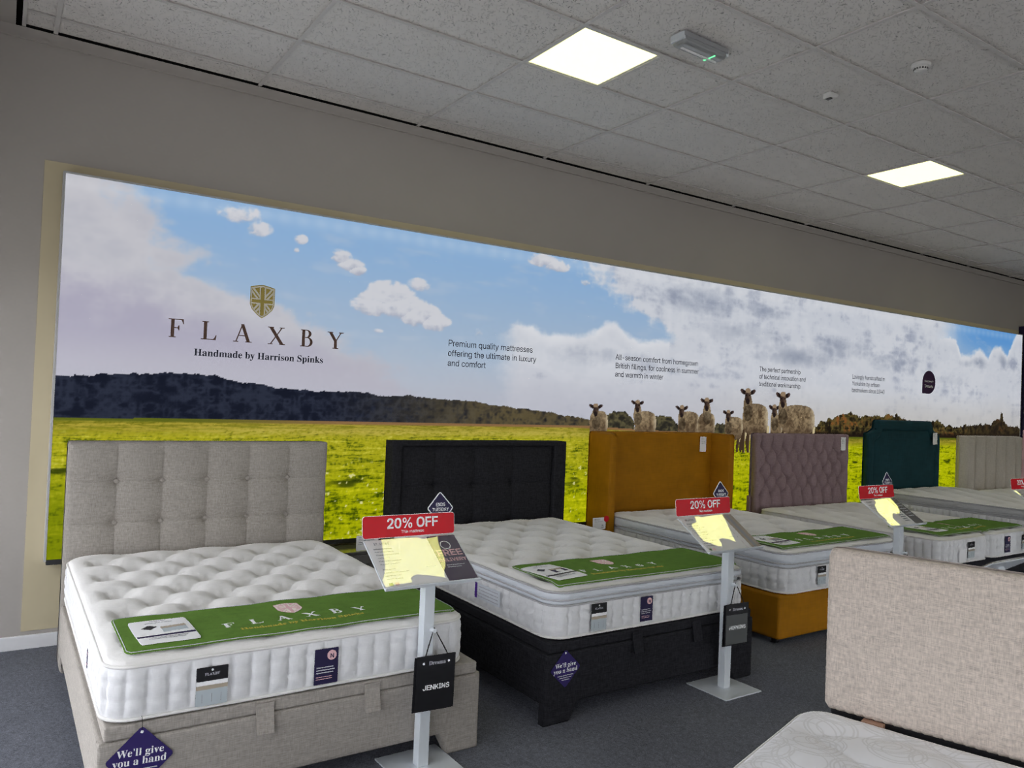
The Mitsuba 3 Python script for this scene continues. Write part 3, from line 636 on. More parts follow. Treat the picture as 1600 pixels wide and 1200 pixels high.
class Tufts:
    """Height of a hand-tufted mattress top over the rectangle w x l; also the calmer surface that a cloth laid on it takes."""
    def __init__(s, w, l, r, px, py, crown=.03, dimple=.028, er=.09, seed=1, wrinkle=1.0, stagger=True):
        s.w, s.l, s.r, s.crown, s.dimple, s.er, s.wr, s.seed = w, l, r, crown, dimple, er, wrinkle, seed
        pts = []
        ny = int(l / py); 
        for j in range(-ny // 2 - 1, ny // 2 + 2):
            for i in range(-20, 21):
                x = (i + (.5 if (j % 2 and stagger) else 0)) * px; y = j * py
                if abs(x) < w / 2 - .085 and abs(y) < l / 2 - .085: pts.append((x, y))
        s.pts = np.array(pts); s.tree = cKDTree(s.pts); s.px, s.py = px, py
    def d(s, x, y):
        qx, qy = np.abs(x) - (s.w / 2 - s.r), np.abs(y) - (s.l / 2 - s.r)
        return s.r - (np.hypot(np.maximum(qx, 0), np.maximum(qy, 0)) + np.minimum(np.maximum(qx, qy), 0))
    def __call__(s, x, y, calm=False):
        d = np.maximum(s.d(x, y), 0)
        e = s.crown * np.sqrt(np.maximum(0, 1 - (1 - np.minimum(d / s.er, 1)) ** 2))
        dd, ii = s.tree.query(np.c_[x, y], k=2)
        r = dd[:, 0]; v = np.c_[x, y] - s.pts[ii[:, 0]]
        th = np.arctan2(v[:, 1], v[:, 0])
        inside = np.minimum(d / .12, 1)
        k1 = np.cos(2 * np.pi * x / s.px) ; k2 = np.cos(np.pi * y / s.py)
        egg = -s.dimple * .40 * ((1 + np.cos(np.pi * np.clip(x / s.px * 2, -99, 99)) * k2) / 2) ** 1.3
        a_, b_ = x / s.px * 2, y / s.py
        t1, t2 = np.abs((a_ - b_ + 1) % 2 - 1), np.abs((a_ + b_ + 1) % 2 - 1)
        crease = -s.dimple * .22 * np.maximum(np.exp(-t1 / .12), np.exp(-t2 / .12))
        if calm: return e + inside * egg * .22
        broad = -s.dimple * .55 * np.exp(-(r / .062) ** 2)
        pit = -s.dimple * .65 * np.exp(-r / .020)
        ph = s.seed * 1.7 + ii[:, 0] * 2.1
        wr = s.wr * .0026 * np.sin(8 * th + ph + 2 * np.sin(2 * th + ph)) * np.exp(-((r - .055) / .040) ** 2)
        fold = s.wr * .0022 * (nfbm(np.c_[x * 5 + y * 3, y * 30, 0 * x + s.seed], 3) - .5) + .004 * (nfbm(np.c_[x * 5, y * 5, 0 * x + 9 * s.seed], 2) - .5)
        return e + inside * (egg + broad + pit + wr + crease) + fold * np.minimum(d / .05, 1)

def loop(w, l, r, sp):
    c = ring(sbox(-w / 2 + r, -l / 2 + r, w / 2 - r, l / 2 - r).buffer(r, quad_segs=24).simplify(0), sp)
    L = LineString(np.vstack([c, c[:1]])); n = int(L.length / sp)
    c = np.array([L.interpolate(i * L.length / n).coords[0] for i in range(n)])
    t = np.roll(c, -1, 0) - np.roll(c, 1, 0); t /= np.linalg.norm(t, axis=1, keepdims=True)
    return c, np.c_[t[:, 1], -t[:, 0]], np.arange(n) * L.length / n
def band(w, l, r, z0, z1, off, sp=.0055, rows=26, cap=None):
    """Side wall following the rounded outline; off(s, v) is the outward bulge."""
    c, nrm, s = loop(w, l, r, sp); n = len(c)
    v = (1 - np.cos(np.linspace(0, np.pi, rows))) / 2
    S, Vv = np.meshgrid(s, v); o = off(S, Vv)
    P = np.stack([c[None, :, 0] + nrm[None, :, 0] * o, c[None, :, 1] + nrm[None, :, 1] * o, z0 + (z1 - z0) * Vv], -1).reshape(-1, 3)
    F = []
    i = np.arange(n); j = (i + 1) % n
    for k in range(rows - 1):
        a, b = k * n + i, k * n + j; F += [np.c_[a, b, b + n], np.c_[a, b + n, a + n]]
    F = np.vstack(F)
    if cap is not None:
        m = len(P); P = np.vstack([P, [(0, 0, z0)]]); F = np.vstack([F, np.c_[np.full(n, m), j, i]])
    return trimesh.Trimesh(P, F, process=False)
def quilted(pitch, rows=(.36, .70), amp=.008):
    def f(S, V):
        bulge = amp * (1 - np.abs(2 * V - 1) ** 3.5)
        u = np.abs((S / pitch + .5) % 1 - .5) * pitch
        env = np.clip(5 * V, 0, 1) * np.clip(5 * (1 - V), 0, 1)
        g = env * (.010 * np.sqrt(np.abs(np.sin(np.pi * S / pitch))) - .006 - .005 * np.exp(-(u / .007) ** 2))
        for rr in rows: g = g - .005 * np.exp(-((V - rr) * .19 / .010) ** 2) * np.exp(-(u / .022) ** 2) - .0035 * np.exp(-((V - rr) * .19 / .013) ** 2)
        return bulge + g
    return f
def gathered(amp=.006, bulge=.012):
    def f(S, V):
        k = nfbm(np.stack([S * 26 + 6 * V, V * 2.2, 0 * S + 3], -1), 3) - .5
        return bulge * (1 - np.abs(2 * V - 1) ** 2.2) + amp * 1.6 * k * (1 - np.abs(2 * V - 1) ** 4)
    return f
def mattress(label, x0, x1, y0, y1, z0, zc, tufts, zp=None, r=.10, group=None, top='damask', pitch=.072, side='border_white', name='mattress', sp=.0125, ppipe='piping_white', gusset='satin_white', M=None, gap=.0):
    """z0..zc quilted border; with zp a pillow top from zc to zp lies on it. The tufted panel crowns the whole."""
    w, l = x1 - x0, y1 - y0
    t = thing(name, label, 'mattress', group)
    M = frame(((x0 + x1) / 2, (y0 + y1) / 2, 0), (1, 0, 0), (0, 1, 0)) if M is None else M
    part(t, 'border', put(band(w, l, r, z0 + .012, zc - .004, quilted(pitch), cap=True), M), side, True)
    def pipe(z, inset=0.0, rad=.0065, wav=.0015):
        c, nrm, s = loop(w - 2 * inset, l - 2 * inset, r, .02)
        zz = z + wav * (nnoise(np.c_[s * 4, 0 * s + z * 90, 0 * s]) - .5) * 2
        return put(tube(np.c_[c + nrm * .004, zz], rad, 8, True), M)
    part(t, 'piping', pipe(z0 + .010), 'piping_white', True); 
    zt = zc
    if zp is not None:
        part(t, 'piping', pipe(zc - .004, 0, .005), ppipe, True)
        ins = .012
        part(t, 'inset_band', put(band(w - .02, l - .02, r, zc - .004, zc + .024, lambda S, V: -.006 * np.sin(np.pi * V), sp=.03, rows=6), M), gusset, True)
        part(t, 'piping', pipe(zc + .022, .004, .005), ppipe, True)
        part(t, 'pillow_gusset', put(band(w - .01, l - .01, r, zc + .020, zp - .002, gathered(), rows=12), M), gusset, True)
        zt = zp
    part(t, 'piping', pipe(zt, .002, .0065), ppipe if zp is not None else 'piping_white', True)
    P = sbox(-w / 2 + r, -l / 2 + r, w / 2 - r, l / 2 - r).buffer(r, quad_segs=12)
    rim = ring(P, .02); pts = [rim]
    for k in (.006, .016, .03, .05): pts.append(ring(P.buffer(-k), .015))
    g = np.stack(np.meshgrid(np.arange(-w / 2, w / 2, sp), np.arange(-l / 2, l / 2, sp)), -1).reshape(-1, 2)
    g = g[shapely.contains_xy(P.buffer(-.058), g[:, 0], g[:, 1])]
    ex = np.vstack([tufts.pts + rr * np.array([math.cos(a), math.sin(a)]) for rr in (.0, .006, .014) for a in np.linspace(0, 2 * np.pi, 8 if rr else 1, endpoint=False)])
    ex = ex[shapely.contains_xy(P.buffer(-.06), ex[:, 0], ex[:, 1])]
    g = g[cKDTree(ex).query(g)[0] > .006]
    A = np.vstack(pts + [ex, g]); F = Delaunay(A).simplices
    cr = np.cross(A[F[:, 1]] - A[F[:, 0]], A[F[:, 2]] - A[F[:, 0]]); F[cr < 0] = F[cr < 0][:, ::-1]
    part(t, 'top_panel', put(trimesh.Trimesh(np.c_[A, zt + tufts(A[:, 0], A[:, 1])], F, process=False), M), top, True)
    return t
def drape(tufts, cx, cy, zt, lift=.0065, wave=.007, seed=3):
    """Height of a laid cloth at world x, y."""
    def f(x, y):
        return zt + tufts(x - cx, y - cy, calm=True) + lift + wave * np.maximum(nfbm(np.c_[x * 5 + seed, y * 3, 0 * x], 2) - .3, 0)
    return f
def onto(mesh, M, hf, lift):
    """Lays a flat mesh (its z kept as thickness) on the surface hf(x, y) after placing it with the plan matrix M."""
    m = mesh.copy()
    if lift is not None and len(m.faces) < 4000:
        m = m.subdivide_to_size(.04) if False else m
    m.apply_transform(M); m.vertices[:, 2] = hf(m.vertices[:, 0], m.vertices[:, 1]) + lift + m.vertices[:, 2]; return m
def grid_sheet(w, h, n=.012, r=.012, wob=0.0):
    P = rrect(w, h, r); rim = ring(P, n); g = np.stack(np.meshgrid(np.arange(-w / 2, w / 2, n), np.arange(-h / 2, h / 2, n)), -1).reshape(-1, 2)
    g = g[shapely.contains_xy(P.buffer(-n * .6), g[:, 0], g[:, 1])]
    A = np.vstack([rim, g]); F = Delaunay(A).simplices
    cr = np.cross(A[F[:, 1]] - A[F[:, 0]], A[F[:, 2]] - A[F[:, 0]]); F[cr < 0] = F[cr < 0][:, ::-1]
    nr = len(rim); n0 = len(A); i = np.arange(nr); j = (i + 1) % nr
    V = np.vstack([np.c_[A, np.full(n0, .0025)], np.c_[rim, np.zeros(nr)]])
    return trimesh.Trimesh(V, np.vstack([F, np.c_[i, n0 + i, n0 + j], np.c_[i, n0 + j, j]]), process=False)
def runner(label, x0, x1, y0, y1, hf, head_x, H=.060, gap=.058):
    """Green cloth across the foot of a mattress with white and yellow lettering and the shield."""
    t = thing('bed_runner', label, 'bed runner')
    cx, cy = (x0 + x1) / 2, (y0 + y1) / 2; M = frame((cx, cy, 0), (1, 0, 0), (0, 1, 0))
    part(t, 'cloth', onto(grid_sheet(x1 - x0, y1 - y0, .014, .025), M, hf, 0.0), 'runner_green', True)
    part(t, 'hem', onto(put(tube(np.c_[ring(rrect(x1 - x0 - .012, y1 - y0 - .012, .02), .02), np.full(len(ring(rrect(x1 - x0 - .012, y1 - y0 - .012, .02), .02)), .0025)], .0016, 6, True), np.eye(4)), M, hf, 0.0), 'ink_pale', True)
    W = lambda x, y: frame((x, y, 0), (1, 0, 0), (0, 1, 0))
    yl = cy - .085
    for m in serif_caps('FLAXBY', H, gap, stem=.2, thin=.07): part(t, 'headline_letter', onto(m, W(head_x, yl), hf, .003), 'ink_white')
    part(t, 'lettering', onto(text('Handmade by Harrison Spinks', .028, 'serif', align='c'), W(head_x, yl - .060), hf, .003), 'ink_gold')
    b, g = shield(.105)
    s = part(t, 'shield_emblem', onto(b, W(head_x, yl + .155), hf, .003), 'shield_cream'); part(s, 'red_cross', onto(g, W(head_x, yl + .155), hf, .0036), 'card_pink')
    return t
def sheet(label, cx, cy, ang, hf, w=.21, h=.297, photo='card_blue', dark='card_navy'):
    """Printed product sheet lying on a runner."""
    t = thing('product_sheet', label, 'paper sheet')
    c, s = math.cos(ang), math.sin(ang); M = frame((cx, cy, 0), (c, s, 0), (-s, c, 0))
    part(t, 'paper', onto(grid_sheet(w, h, .02, .004), M, hf, .0045), 'card_white', True)
    K = lambda g, z=.0012: onto(plate(g, .0004), M, hf, .0065 + z)
    part(t, 'dark_band', K(sbox(-w / 2 + .002, -.070, w / 2 - .002, -.052)), dark)
    dm = Polygon([(-.07, .055), (-.042, .082), (-.014, .055), (-.042, .028)])
    part(t, 'dark_diamond', K(dm), 'card_black')
    p = part(t, 'photo', K(sbox(-.005, -.025, .085, .045)), photo); part(p, 'photo_top', K(sbox(-.005, .02, .085, .045), .0018), 'card_taupe')
    for k, (a, b, y) in enumerate([(-.03, .03, .128), (-.05, .05, .105), (-.06, .07, -.088), (-.07, .06, -.104)]): part(t, 'print_line', K(sbox(a, y, b, y + .005)), 'ink_grey')
    return t
def foot_label(parent, kind, x, y, zc, w=.105, h=.145, M0=None):
    """Woven label sewn on the border of the mattress facing the room."""
    f = lambda z: front(x, y, zc) if M0 is None else M0
    if kind == 'photo':
        L = part(parent, 'photo_label', put(plate(rrect(w, h, .003), .001), f(0)), 'card_black', label='label with a black head and a photograph of layers')
        Q = lambda a, b, c, d, z=.0012: put(plate(sbox(a, b, c, d), .0006), f(0) @ frame((0, 0, z), (1, 0, 0), (0, 1, 0)))
        part(L, 'layers_picture', Q(-w / 2, -h / 2, w / 2, -h * .03), 'card_blue'); part(L, 'fleece_layer', Q(-w / 2, -h * .08, w / 2, h * .05, .0018), 'card_taupe'); part(L, 'white_layer', Q(-w / 2, h * .03, w / 2, h * .14, .0024), 'card_white')
        part(L, 'lettering', put(text('FLAXBY', .010, 'serif', align='c'), f(0) @ frame((0, h * .28, .0012), (1, 0, 0), (0, 1, 0))), 'ink_pale')
        for k in (-1, 0, 1): part(L, 'coil_gap', Q(k * w * .3 - .001, -h / 2 + .01, k * w * .3 + .001, -h * .2, .0018), 'ink_grey')
        part(L, 'small_mark', put(plate(Point(0, 0).buffer(.004), .0006), f(0) @ frame((0, h * .42, .0012), (1, 0, 0), (0, 1, 0))), 'ink_white')
    else:
        L = part(parent, 'navy_label', put(plate(rrect(w, h, .003), .001), f(0)), 'card_navy', label='navy label with a pink roundel')
        part(L, 'roundel', put(plate(Point(w * .22, h * .3).buffer(w * .2), .0006), f(0) @ frame((0, 0, .0012), (1, 0, 0), (0, 1, 0))), 'card_pink')
        part(L, 'roundel_mark', put(text('N', w * .18, 'sans', 600, align='c'), f(0) @ frame((w * .22, h * .22, .002), (1, 0, 0), (0, 1, 0))), 'card_navy')
        for k in range(3): part(L, 'print_line', put(plate(sbox(-w * .42, -h * .04 - k * h * .075, w * (.3 + .06 * (k % 2)), -h * .01 - k * h * .075), .0006), f(0) @ frame((0, 0, .0012), (1, 0, 0), (0, 1, 0))), 'ink_pale')
        for k in range(2): part(L, 'print_line', put(plate(sbox(-w * .42, -h * .3 - k * h * .06, w * .25, -h * .285 - k * h * .06), .0006), f(0) @ frame((0, 0, .0012), (1, 0, 0), (0, 1, 0))), 'card_pink')
    return L
def hang_tag(label, x, y, z, s, lean=0.0):
    """Navy diamond tag on a thread against the bed base."""
    t = thing('hang_tag', label, 'hang tag')
    M = front(x, y, z) @ frame((0, 0, 0), (math.cos(lean), math.sin(lean), 0), (-math.sin(lean), math.cos(lean), 0))
    D = Polygon([(-s, 0), (0, s), (s, 0), (0, -s)]).buffer(-.012).buffer(.012)
    part(t, 'card', put(plate(D, .0015), M), mat('tag_navy', {'type': 'principled', 'base_color': rgb(.030, .018, .115), 'roughness': .5, 'specular': .3}))
    Q = lambda m, a, b: put(m, M @ frame((a, b, .0018), (1, 0, 0), (0, 1, 0)))
    part(t, 'lettering', Q(text("We'll give", s * .24, 'serif', align='c'), 0, s * .10), 'ink_white'); part(t, 'lettering', Q(text('you a hand', s * .24, 'serif', align='c'), 0, -s * .18), 'ink_white')
    for k, ww in enumerate((.52, .40, .26)): part(t, 'print_line', Q(plate(sbox(-s * ww, -.002, s * ww, .002), .0005), 0, -s * (.34 + .11 * k)), 'ink_pale')
    part(t, 'eyelet', Q(plate(Point(0, 0).buffer(.005), .0006), 0, s * .82), 'ink_white')
    top = np.array((M @ [0, s * .84, .002, 1])[:3])
    part(t, 'thread', tube([top, top + (0, -.001, .03), (x, y + .0, top[2] + .055)], .0009, 5), 'cord_black')
    return t

SL = math.radians(32.6)           # slope of the price trays
def price_stand(label, px, py, group=None, rot=0.0, zt=.875, dx=-.005):
    """White steel stand: square foot, square tube, sloping tray under a clear cover, peg for the name board."""
    t = thing('price_stand', label, 'price stand', group)
    R = T().rotate([0, 0, 1], 0)
    G = frame((px, py, 0), (math.cos(rot), math.sin(rot), 0), (-math.sin(rot), math.cos(rot), 0))
    part(t, 'base_plate', put(rbox(-.148, .148, -.145, .145, 0.0005, .0075, .003), G), 'metal_white', 40)
    part(t, 'pole', put(rbox(-.025, .025, -.025, .025, .0075, zt - .018, .004), G), 'metal_white', 40)
    part(t, 'hook_peg', put(cyl((0.012, -.025, .585), (.012, -.058, .588), .009), G), 'metal_white', 30); 
    Mt = G @ frame((dx, .01, zt), (1, 0, 0), (0, math.cos(SL), math.sin(SL)))
    part(t, 'tray', put(cat(rbox(-.222, .222, -.142, .142, -.006, 0.0, .0025), rbox(-.222, .222, -.146, -.140, -.006, .012, .002), rbox(-.03, .03, -.06, .06, -.022, -.006, .002)), Mt), 'metal_white', 40)
    g = grid_sheet(.436, .278, .02, .006); V = np.array(g.vertices)
    n0 = (V[:, 2] > .001); A = V[n0]
    F = g.faces[(g.faces < n0.sum()).all(1)]
    A[:, 2] = .0065 + .0028 * (nfbm(np.c_[A[:, 0] * 5 + px * 7, A[:, 1] * 5, 0 * A[:, 0] + 2], 2) - .5)
    part(t, 'clear_cover', put(trimesh.Trimesh(A, F, process=False), Mt), 'acrylic', True)
    return t, Mt, G
def price_sheets(label, Mt, kind):
    t = thing('price_sheet', label, 'price sheet')
    Q = lambda g, z=.0014: put(plate(g, .0004), Mt @ frame((0, 0, z), (1, 0, 0), (0, 1, 0)))
    part(t, 'paper', Q(sbox(-.216, -.138, .216, .138), .0004), 'card_white')
    if kind == 0:
        s = part(t, 'purple_panel', Q(sbox(.075, -.138, .216, .138)), 'card_purple')
        for txt, y, hh, c in (('FREE', .012, .038, 'card_pink'), ('DELIVERY', -.022, .020, 'card_pink')):
            part(s, 'lettering', put(text(txt, hh, 'sans', 700, align='c'), Mt @ frame((.146, y, .002), (1, 0, 0), (0, 1, 0))), c)
        part(s, 'van_symbol', Q(Point(.146, .078).buffer(.026).difference(Point(.146, .078).buffer(.021)), .002), 'ink_white')
        for k in range(2): part(s, 'print_line', Q(sbox(.10, -.045 - k * .012, .19 - .02 * k, -.041 - k * .012), .002), 'ink_pale')
    elif kind == 1:
        s = part(t, 'wood_panel', Q(sbox(.10, -.138, .216, .138)), 'card_taupe'); part(s, 'pale_stripe', Q(sbox(.10, -.138, .135, .138), .002), 'card_white'); part(s, 'brown_stripe', Q(sbox(.160, -.138, .185, .138), .002), 'ink_grey')
    else:
        s = part(t, 'dark_panel', Q(sbox(.105, -.138, .216, .138)), 'frame_dark')
        for k in range(6): part(s, 'print_line', Q(sbox(.125, .075 - k * .026, .195, .082 - k * .026), .002), 'ink_pale')
        for k in range(5): part(t, 'print_block', Q(sbox(.02, -.02 - k * .02, .08, -.008 - k * .02)), 'ink_grey')
    part(t, 'heading', put(text('FLAXBY', .014, 'serif'), Mt @ frame((-.185, .108, .0014), (1, 0, 0), (0, 1, 0))), 'ink_grey')
    part(t, 'heading_rule', Q(sbox(-.195, .082, -.11, .088)), 'ink_grey')
    w = (.045, .04, .03)[kind]
    for k in range(9): part(t, 'print_line', Q(sbox(-.195, .066 - k * .018 - (.012 if k > 4 else 0), -.11 + .03 * math.sin(k * 2.3), .069 - k * .018 - (.012 if k > 4 else 0))), 'ink_grey')
    part(t, 'small_flag', Q(sbox(-.195, -.125, -.178, -.110)), 'runner_green'); part(t, 'small_flag', Q(sbox(-.168, -.125, -.151, -.110)), 'card_pink')
    return t
def sale_sign(label, Mt, dx=0.0):
    """Red header card standing up from the back edge of the tray, with the dark date badge above it."""
    t = thing('sale_sign', label, 'sale sign')
    o = (Mt @ [dx, .150, .004, 1])[:3]
    R = Mt[:3, 0]; n = np.cross(R, (0, 0, 1))
    up = np.array([0, 0, 1.0]) * math.cos(.12) - n * math.sin(.12)
    B = frame(o, R, up)
    Q = lambda g, z, th=.0005: put(plate(g, th), B @ frame((0, 0, z), (1, 0, 0), (0, 1, 0)))
    part(t, 'panel', Q(shapely.affinity.translate(rrect(.444, .092, .012), 0, .046), 0, .0022), 'card_red')
    part(t, 'white_edge', Q(shapely.affinity.translate(rrect(.450, .097, .013), 0, .046), -.0014, .0012), 'ink_white')
    part(t, 'lettering', put(text('20% OFF', .044, 'sans', 720, align='c', squash=.95), B @ frame((.012, .036, .0024), (1, 0, 0), (0, 1, 0))), 'ink_white')
    part(t, 'small_lettering', put(text('This mattress', .0135, 'sans', 500, align='c'), B @ frame((.012, .014, .0024), (1, 0, 0), (0, 1, 0))), 'ink_white')
    D = shapely.affinity.translate(shapely.affinity.scale(Polygon([(-1, 0), (0, 1.12), (1, 0), (0, -1.12)]), .068, .068, origin=(0, 0)).buffer(-.01).buffer(.01), .155, .114)
    b = part(t, 'date_badge', Q(D, -.004, .0015), 'ink_white', label='dark diamond badge reading ENDS TUESDAY')
    part(b, 'dark_face', Q(D.buffer(-.005), -.0022, .0006), 'card_navy')
    for wd, yy in (('ENDS', .122), ('TUESDAY', .100)): part(b, 'lettering', put(text(wd, .0155, 'sans', 600, align='c', squash=.86), B @ frame((.155, yy, -.0014), (1, 0, 0), (0, 1, 0))), 'ink_white')
    return t
def name_board(label, G, word, face='card_black'):
    t = thing('name_board', label, 'name board')
    M = G @ frame((.025, -.056, .37), (1, -.06, 0), (.02, 0.02, 1))
    w, h = .178, .228
    Q = lambda g, z, th=.0006: put(plate(g, th), M @ frame((0, 0, z), (1, 0, 0), (0, 1, 0)))
    part(t, 'board', Q(rrect(w, h, .003), -.003, .003), 'card_black')
    part(t, 'back_board', put(plate(rrect(w, h, .003), .002), M @ frame((-.008, -.004, -.008), (1, .0, .03), (0, 1, .02))), 'card_black')
    hd = part(t, 'header', Q(sbox(-w / 2, h / 2 - .058, w / 2, h / 2 - .001), .0006), 'plastic_black')
    part(hd, 'lettering', put(text('Dreams', .017, 'serif', align='c'), M @ frame((.004, h / 2 - .038, .0014), (1, 0, 0), (0, 1, 0))), 'ink_pale')
    for s in (-1, 1): part(hd, 'rivet', Q(Point(s * .058, h / 2 - .030).buffer(.005), .0014), 'ink_white')
    ins = part(t, 'name_sheet', Q(sbox(-w / 2 + .006, -h / 2 + .006, w / 2 - .006, h / 2 - .06), .0006), face)
    if word: part(ins, 'lettering', put(text(word, .021, 'sans', 700, align='c'), M @ frame((.004, -.028, .0014), (1, 0, 0), (0, 1, 0))), 'ink_white')
    a = M @ [-.052, h / 2 - .002, .001, 1]; c = M @ [.052, h / 2 - .002, .001, 1]; p = G @ [.012, -.05, .600, 1]
    part(t, 'cord', tube([a[:3], a[:3] * .5 + p[:3] * .5, p[:3], c[:3] * .5 + p[:3] * .5, c[:3]], .0026, 6), 'cord_black', True)
    return t
def price_card(label, x, y, z, w, h, lines=4, name='price_card', tilt=0.0, yaw=0.0):
    t = thing(name, label, 'price card')
    n = frame((x, y, z), (math.cos(yaw), math.sin(yaw), 0), (math.sin(yaw) * math.sin(tilt), math.cos(yaw) * math.sin(tilt) * 1.0, math.cos(tilt)))
    part(t, 'card', put(plate(shapely.affinity.translate(rrect(w, h, .003), 0, h / 2), .0015), n), 'card_white')
    for k in range(lines): part(t, 'print_line', put(plate(sbox(-w * .4, h * (.86 - .11 * k), w * (.05 if k < 2 else .3), h * (.86 - .11 * k) + .004), .0004), n @ frame((0, 0, .0017), (1, 0, 0), (0, 1, 0))), 'ink_grey')
    return t, n

# ---------------------------------------------------------------- bed 1, light grey
b1 = thing('storage_bed', 'light grey linen storage bed with a button-tufted headboard at the left end of the picture', 'bed')
ottoman_base(b1, -3.452, -1.915, -.935, 1.02, .388, 'linen_grey', (-2.885, -2.445))
grid_headboard(b1, -3.452, -1.945, 1.243, 1.022, 1.135, (-3.200, -2.955, -2.702, -2.455, -2.202), (1.012, .773), 'linen_grey', deep=.040)
tf1 = Tufts(1.445, 1.90, .09, .29, .178, crown=.040, dimple=.052, seed=1, wrinkle=1.5)
m1 = mattress('white tufted mattress on the light grey bed under the largest green runner', -3.437, -1.992, -.925, .985, .391, .585, tf1, r=.095)
y1 = -.939
foot_label(m1, 'photo', -3.085, y1, .480, .112, .140); foot_label(m1, 'navy', -2.648, y1, .482, .098, .140)
SIDE1 = frame((-3.4505, -.46, .49), (0, -1, 0), (0, 0, 1))
foot_label(m1, 'navy', 0, 0, 0, .03, .07, M0=SIDE1)
hf1 = drape(tf1, -2.7145, .03, .585)
runner('largest green runner, across the foot of the light grey bed', -3.375, -2.03, -.895, -.46, hf1, -2.70)
sheet('white product sheet with a black diamond on the runner of the light grey bed', -3.218, -.705, .03, hf1)
hang_tag('navy diamond tag hanging on the light grey bed base, cut by the lower edge', -3.318, -.943, .268, .112, -.03)

# ---------------------------------------------------------------- bed 2, charcoal
b2 = thing('storage_bed', 'charcoal linen storage bed with a framed headboard and dark pull straps', 'bed')
ottoman_base(b2, -1.530, -.012, -.917, 1.03, .398, 'linen_charcoal', (-.945, -.50), zlid=.345)
hb = grid_headboard(b2, -1.412, -.064, 1.222, 1.035, 1.135, (-1.127, -.795, -.450), (.928, .62), 'linen_charcoal', buttons=False, deep=.045, zlow=.3)
FRM = sbox(-.765, 0, .765, 1.252).difference(sbox(-.690, -.1, .645, 1.213))
part(b2, 'headboard_frame', put(padded(FRM, .125, flat, .012, .02), front(-.715, 1.145, 0)), 'linen_charcoal', 40)
tf2 = Tufts(1.41, 1.86, .09, .30, .185, crown=.034, dimple=.050, seed=2, wrinkle=1.5)
m2 = mattress('white pillow-top mattress on the charcoal bed with two labels on its foot', -1.492, -.055, -.897, 1.0, .400, .572, tf2, zp=.634, r=.10, ppipe='piping_grey')
y2 = -.911
foot_label(m2, 'photo', -1.205, y2, .494, .100, .135); foot_label(m2, 'navy', -.876, y2, .496, .088, .130)
S2 = frame((-1.5055, -.32, .50), (0, -1, 0), (0, 0, 1))
L = part(m2, 'side_label', put(plate(rrect(.26, .085, .004), .001), S2), 'satin_white', label='white side label with a purple end'); part(L, 'purple_end', put(plate(sbox(-.13, -.0425, -.105, .0425), .0006), S2 @ frame((0, 0, .0012), (1, 0, 0), (0, 1, 0))), mat('purple_end', {'type': 'diffuse', 'reflectance': rgb(.09, .04, .25)}))
for k in range(4): part(L, 'print_line', put(plate(sbox(-.09, -.03 + k * .018, .11, -.026 + k * .018), .0005), S2 @ frame((0, 0, .0012), (1, 0, 0), (0, 1, 0))), 'ink_pale')
hf2 = drape(tf2, -.7735, .0515, .634, seed=5)
runner('green runner across the foot of the charcoal bed', -1.44, -.105, -.868, -.44, hf2, -.90, H=.048)
sheet('crumpled product sheet on the runner of the charcoal bed', -1.315, -.665, .10, hf2, dark='card_black', photo='card_navy')
hang_tag('navy diamond tag hanging on the charcoal bed base', -1.416, -.921, .268, .094, .02)

# ---------------------------------------------------------------- bed 3, mustard velvet
b3 = thing('winged_bed', 'mustard velvet bed with a tall winged headboard', 'bed')
x0, x1, yf, yb = .600, 2.010, -.640, 1.25
part(b3, 'base_body', rbox(x0, x1, yf, yb, .040, .338, .022), 'velvet_mustard', 40)
part(b3, 'drawer_front', put(padded(rrect(.72, .19, .006), .006, flat, .004, .03), frame((x0 - .0005, .05, .165), (0, -1, 0), (0, 0, 1))), 'velvet_mustard', 40, label='drawer front in the side of the base')
for x in (x0 + .06, x1 - .06):
    for y in (yf + .07, yb - .1): part(b3, 'castor', cyl((x - .015, y, .022), (x + .015, y, .022), .0215, 20), 'plastic_black', 40)
    # castor forks
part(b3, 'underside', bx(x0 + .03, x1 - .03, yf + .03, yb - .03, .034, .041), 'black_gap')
def hb3(a, b, d): return .010 * (1 - np.exp(-(d / .08) ** 2)) + .004 * (nfbm(np.c_[a * 4, b * 4, 0 * a + 5], 2) - .5)
part(b3, 'headboard', put(padded(shapely.affinity.translate(rrect(1.54, 1.285, .02), 0, 1.325 - .6425), .07, hb3, .02, .03), front(1.306, 1.335, 0)), 'velvet_mustard', True)
for xx in (.527, 2.015):
    part(b3, 'wing', put(padded(shapely.affinity.translate(rrect(.30, 1.292, .02), 0, .03 + .646), .062, hb3, .018, .03), frame((xx + .07, 1.185, 0), (0, -1, 0), (0, 0, 1))), 'velvet_mustard', True)
tf3 = Tufts(1.367, 1.80, .09, .36, .24, crown=.034, dimple=.060, seed=3, wrinkle=1.2)
m3_ = mattress('white pillow-top mattress on the mustard bed', .622, 1.992, -.655, 1.16, .340, .520, tf3, zp=.612, r=.11, ppipe='piping_grey')
foot_label(m3_, 'photo', 1.01, -.669, .445, .095, .125)
hf3 = drape(tf3, 1.307, .2525, .612, seed=8)
runner('green runner across the foot of the mustard bed, partly behind the beige headboard', .655, 1.955, -.62, -.22, hf3, 1.30)
sheet('product sheet on the runner of the mustard bed', .80, -.42, .05, hf3, photo='ink_grey', dark='card_purple')
price_card('white price card pinned on the mustard headboard', 1.885, 1.247, 1.142, .085, .145, name='price_tag')

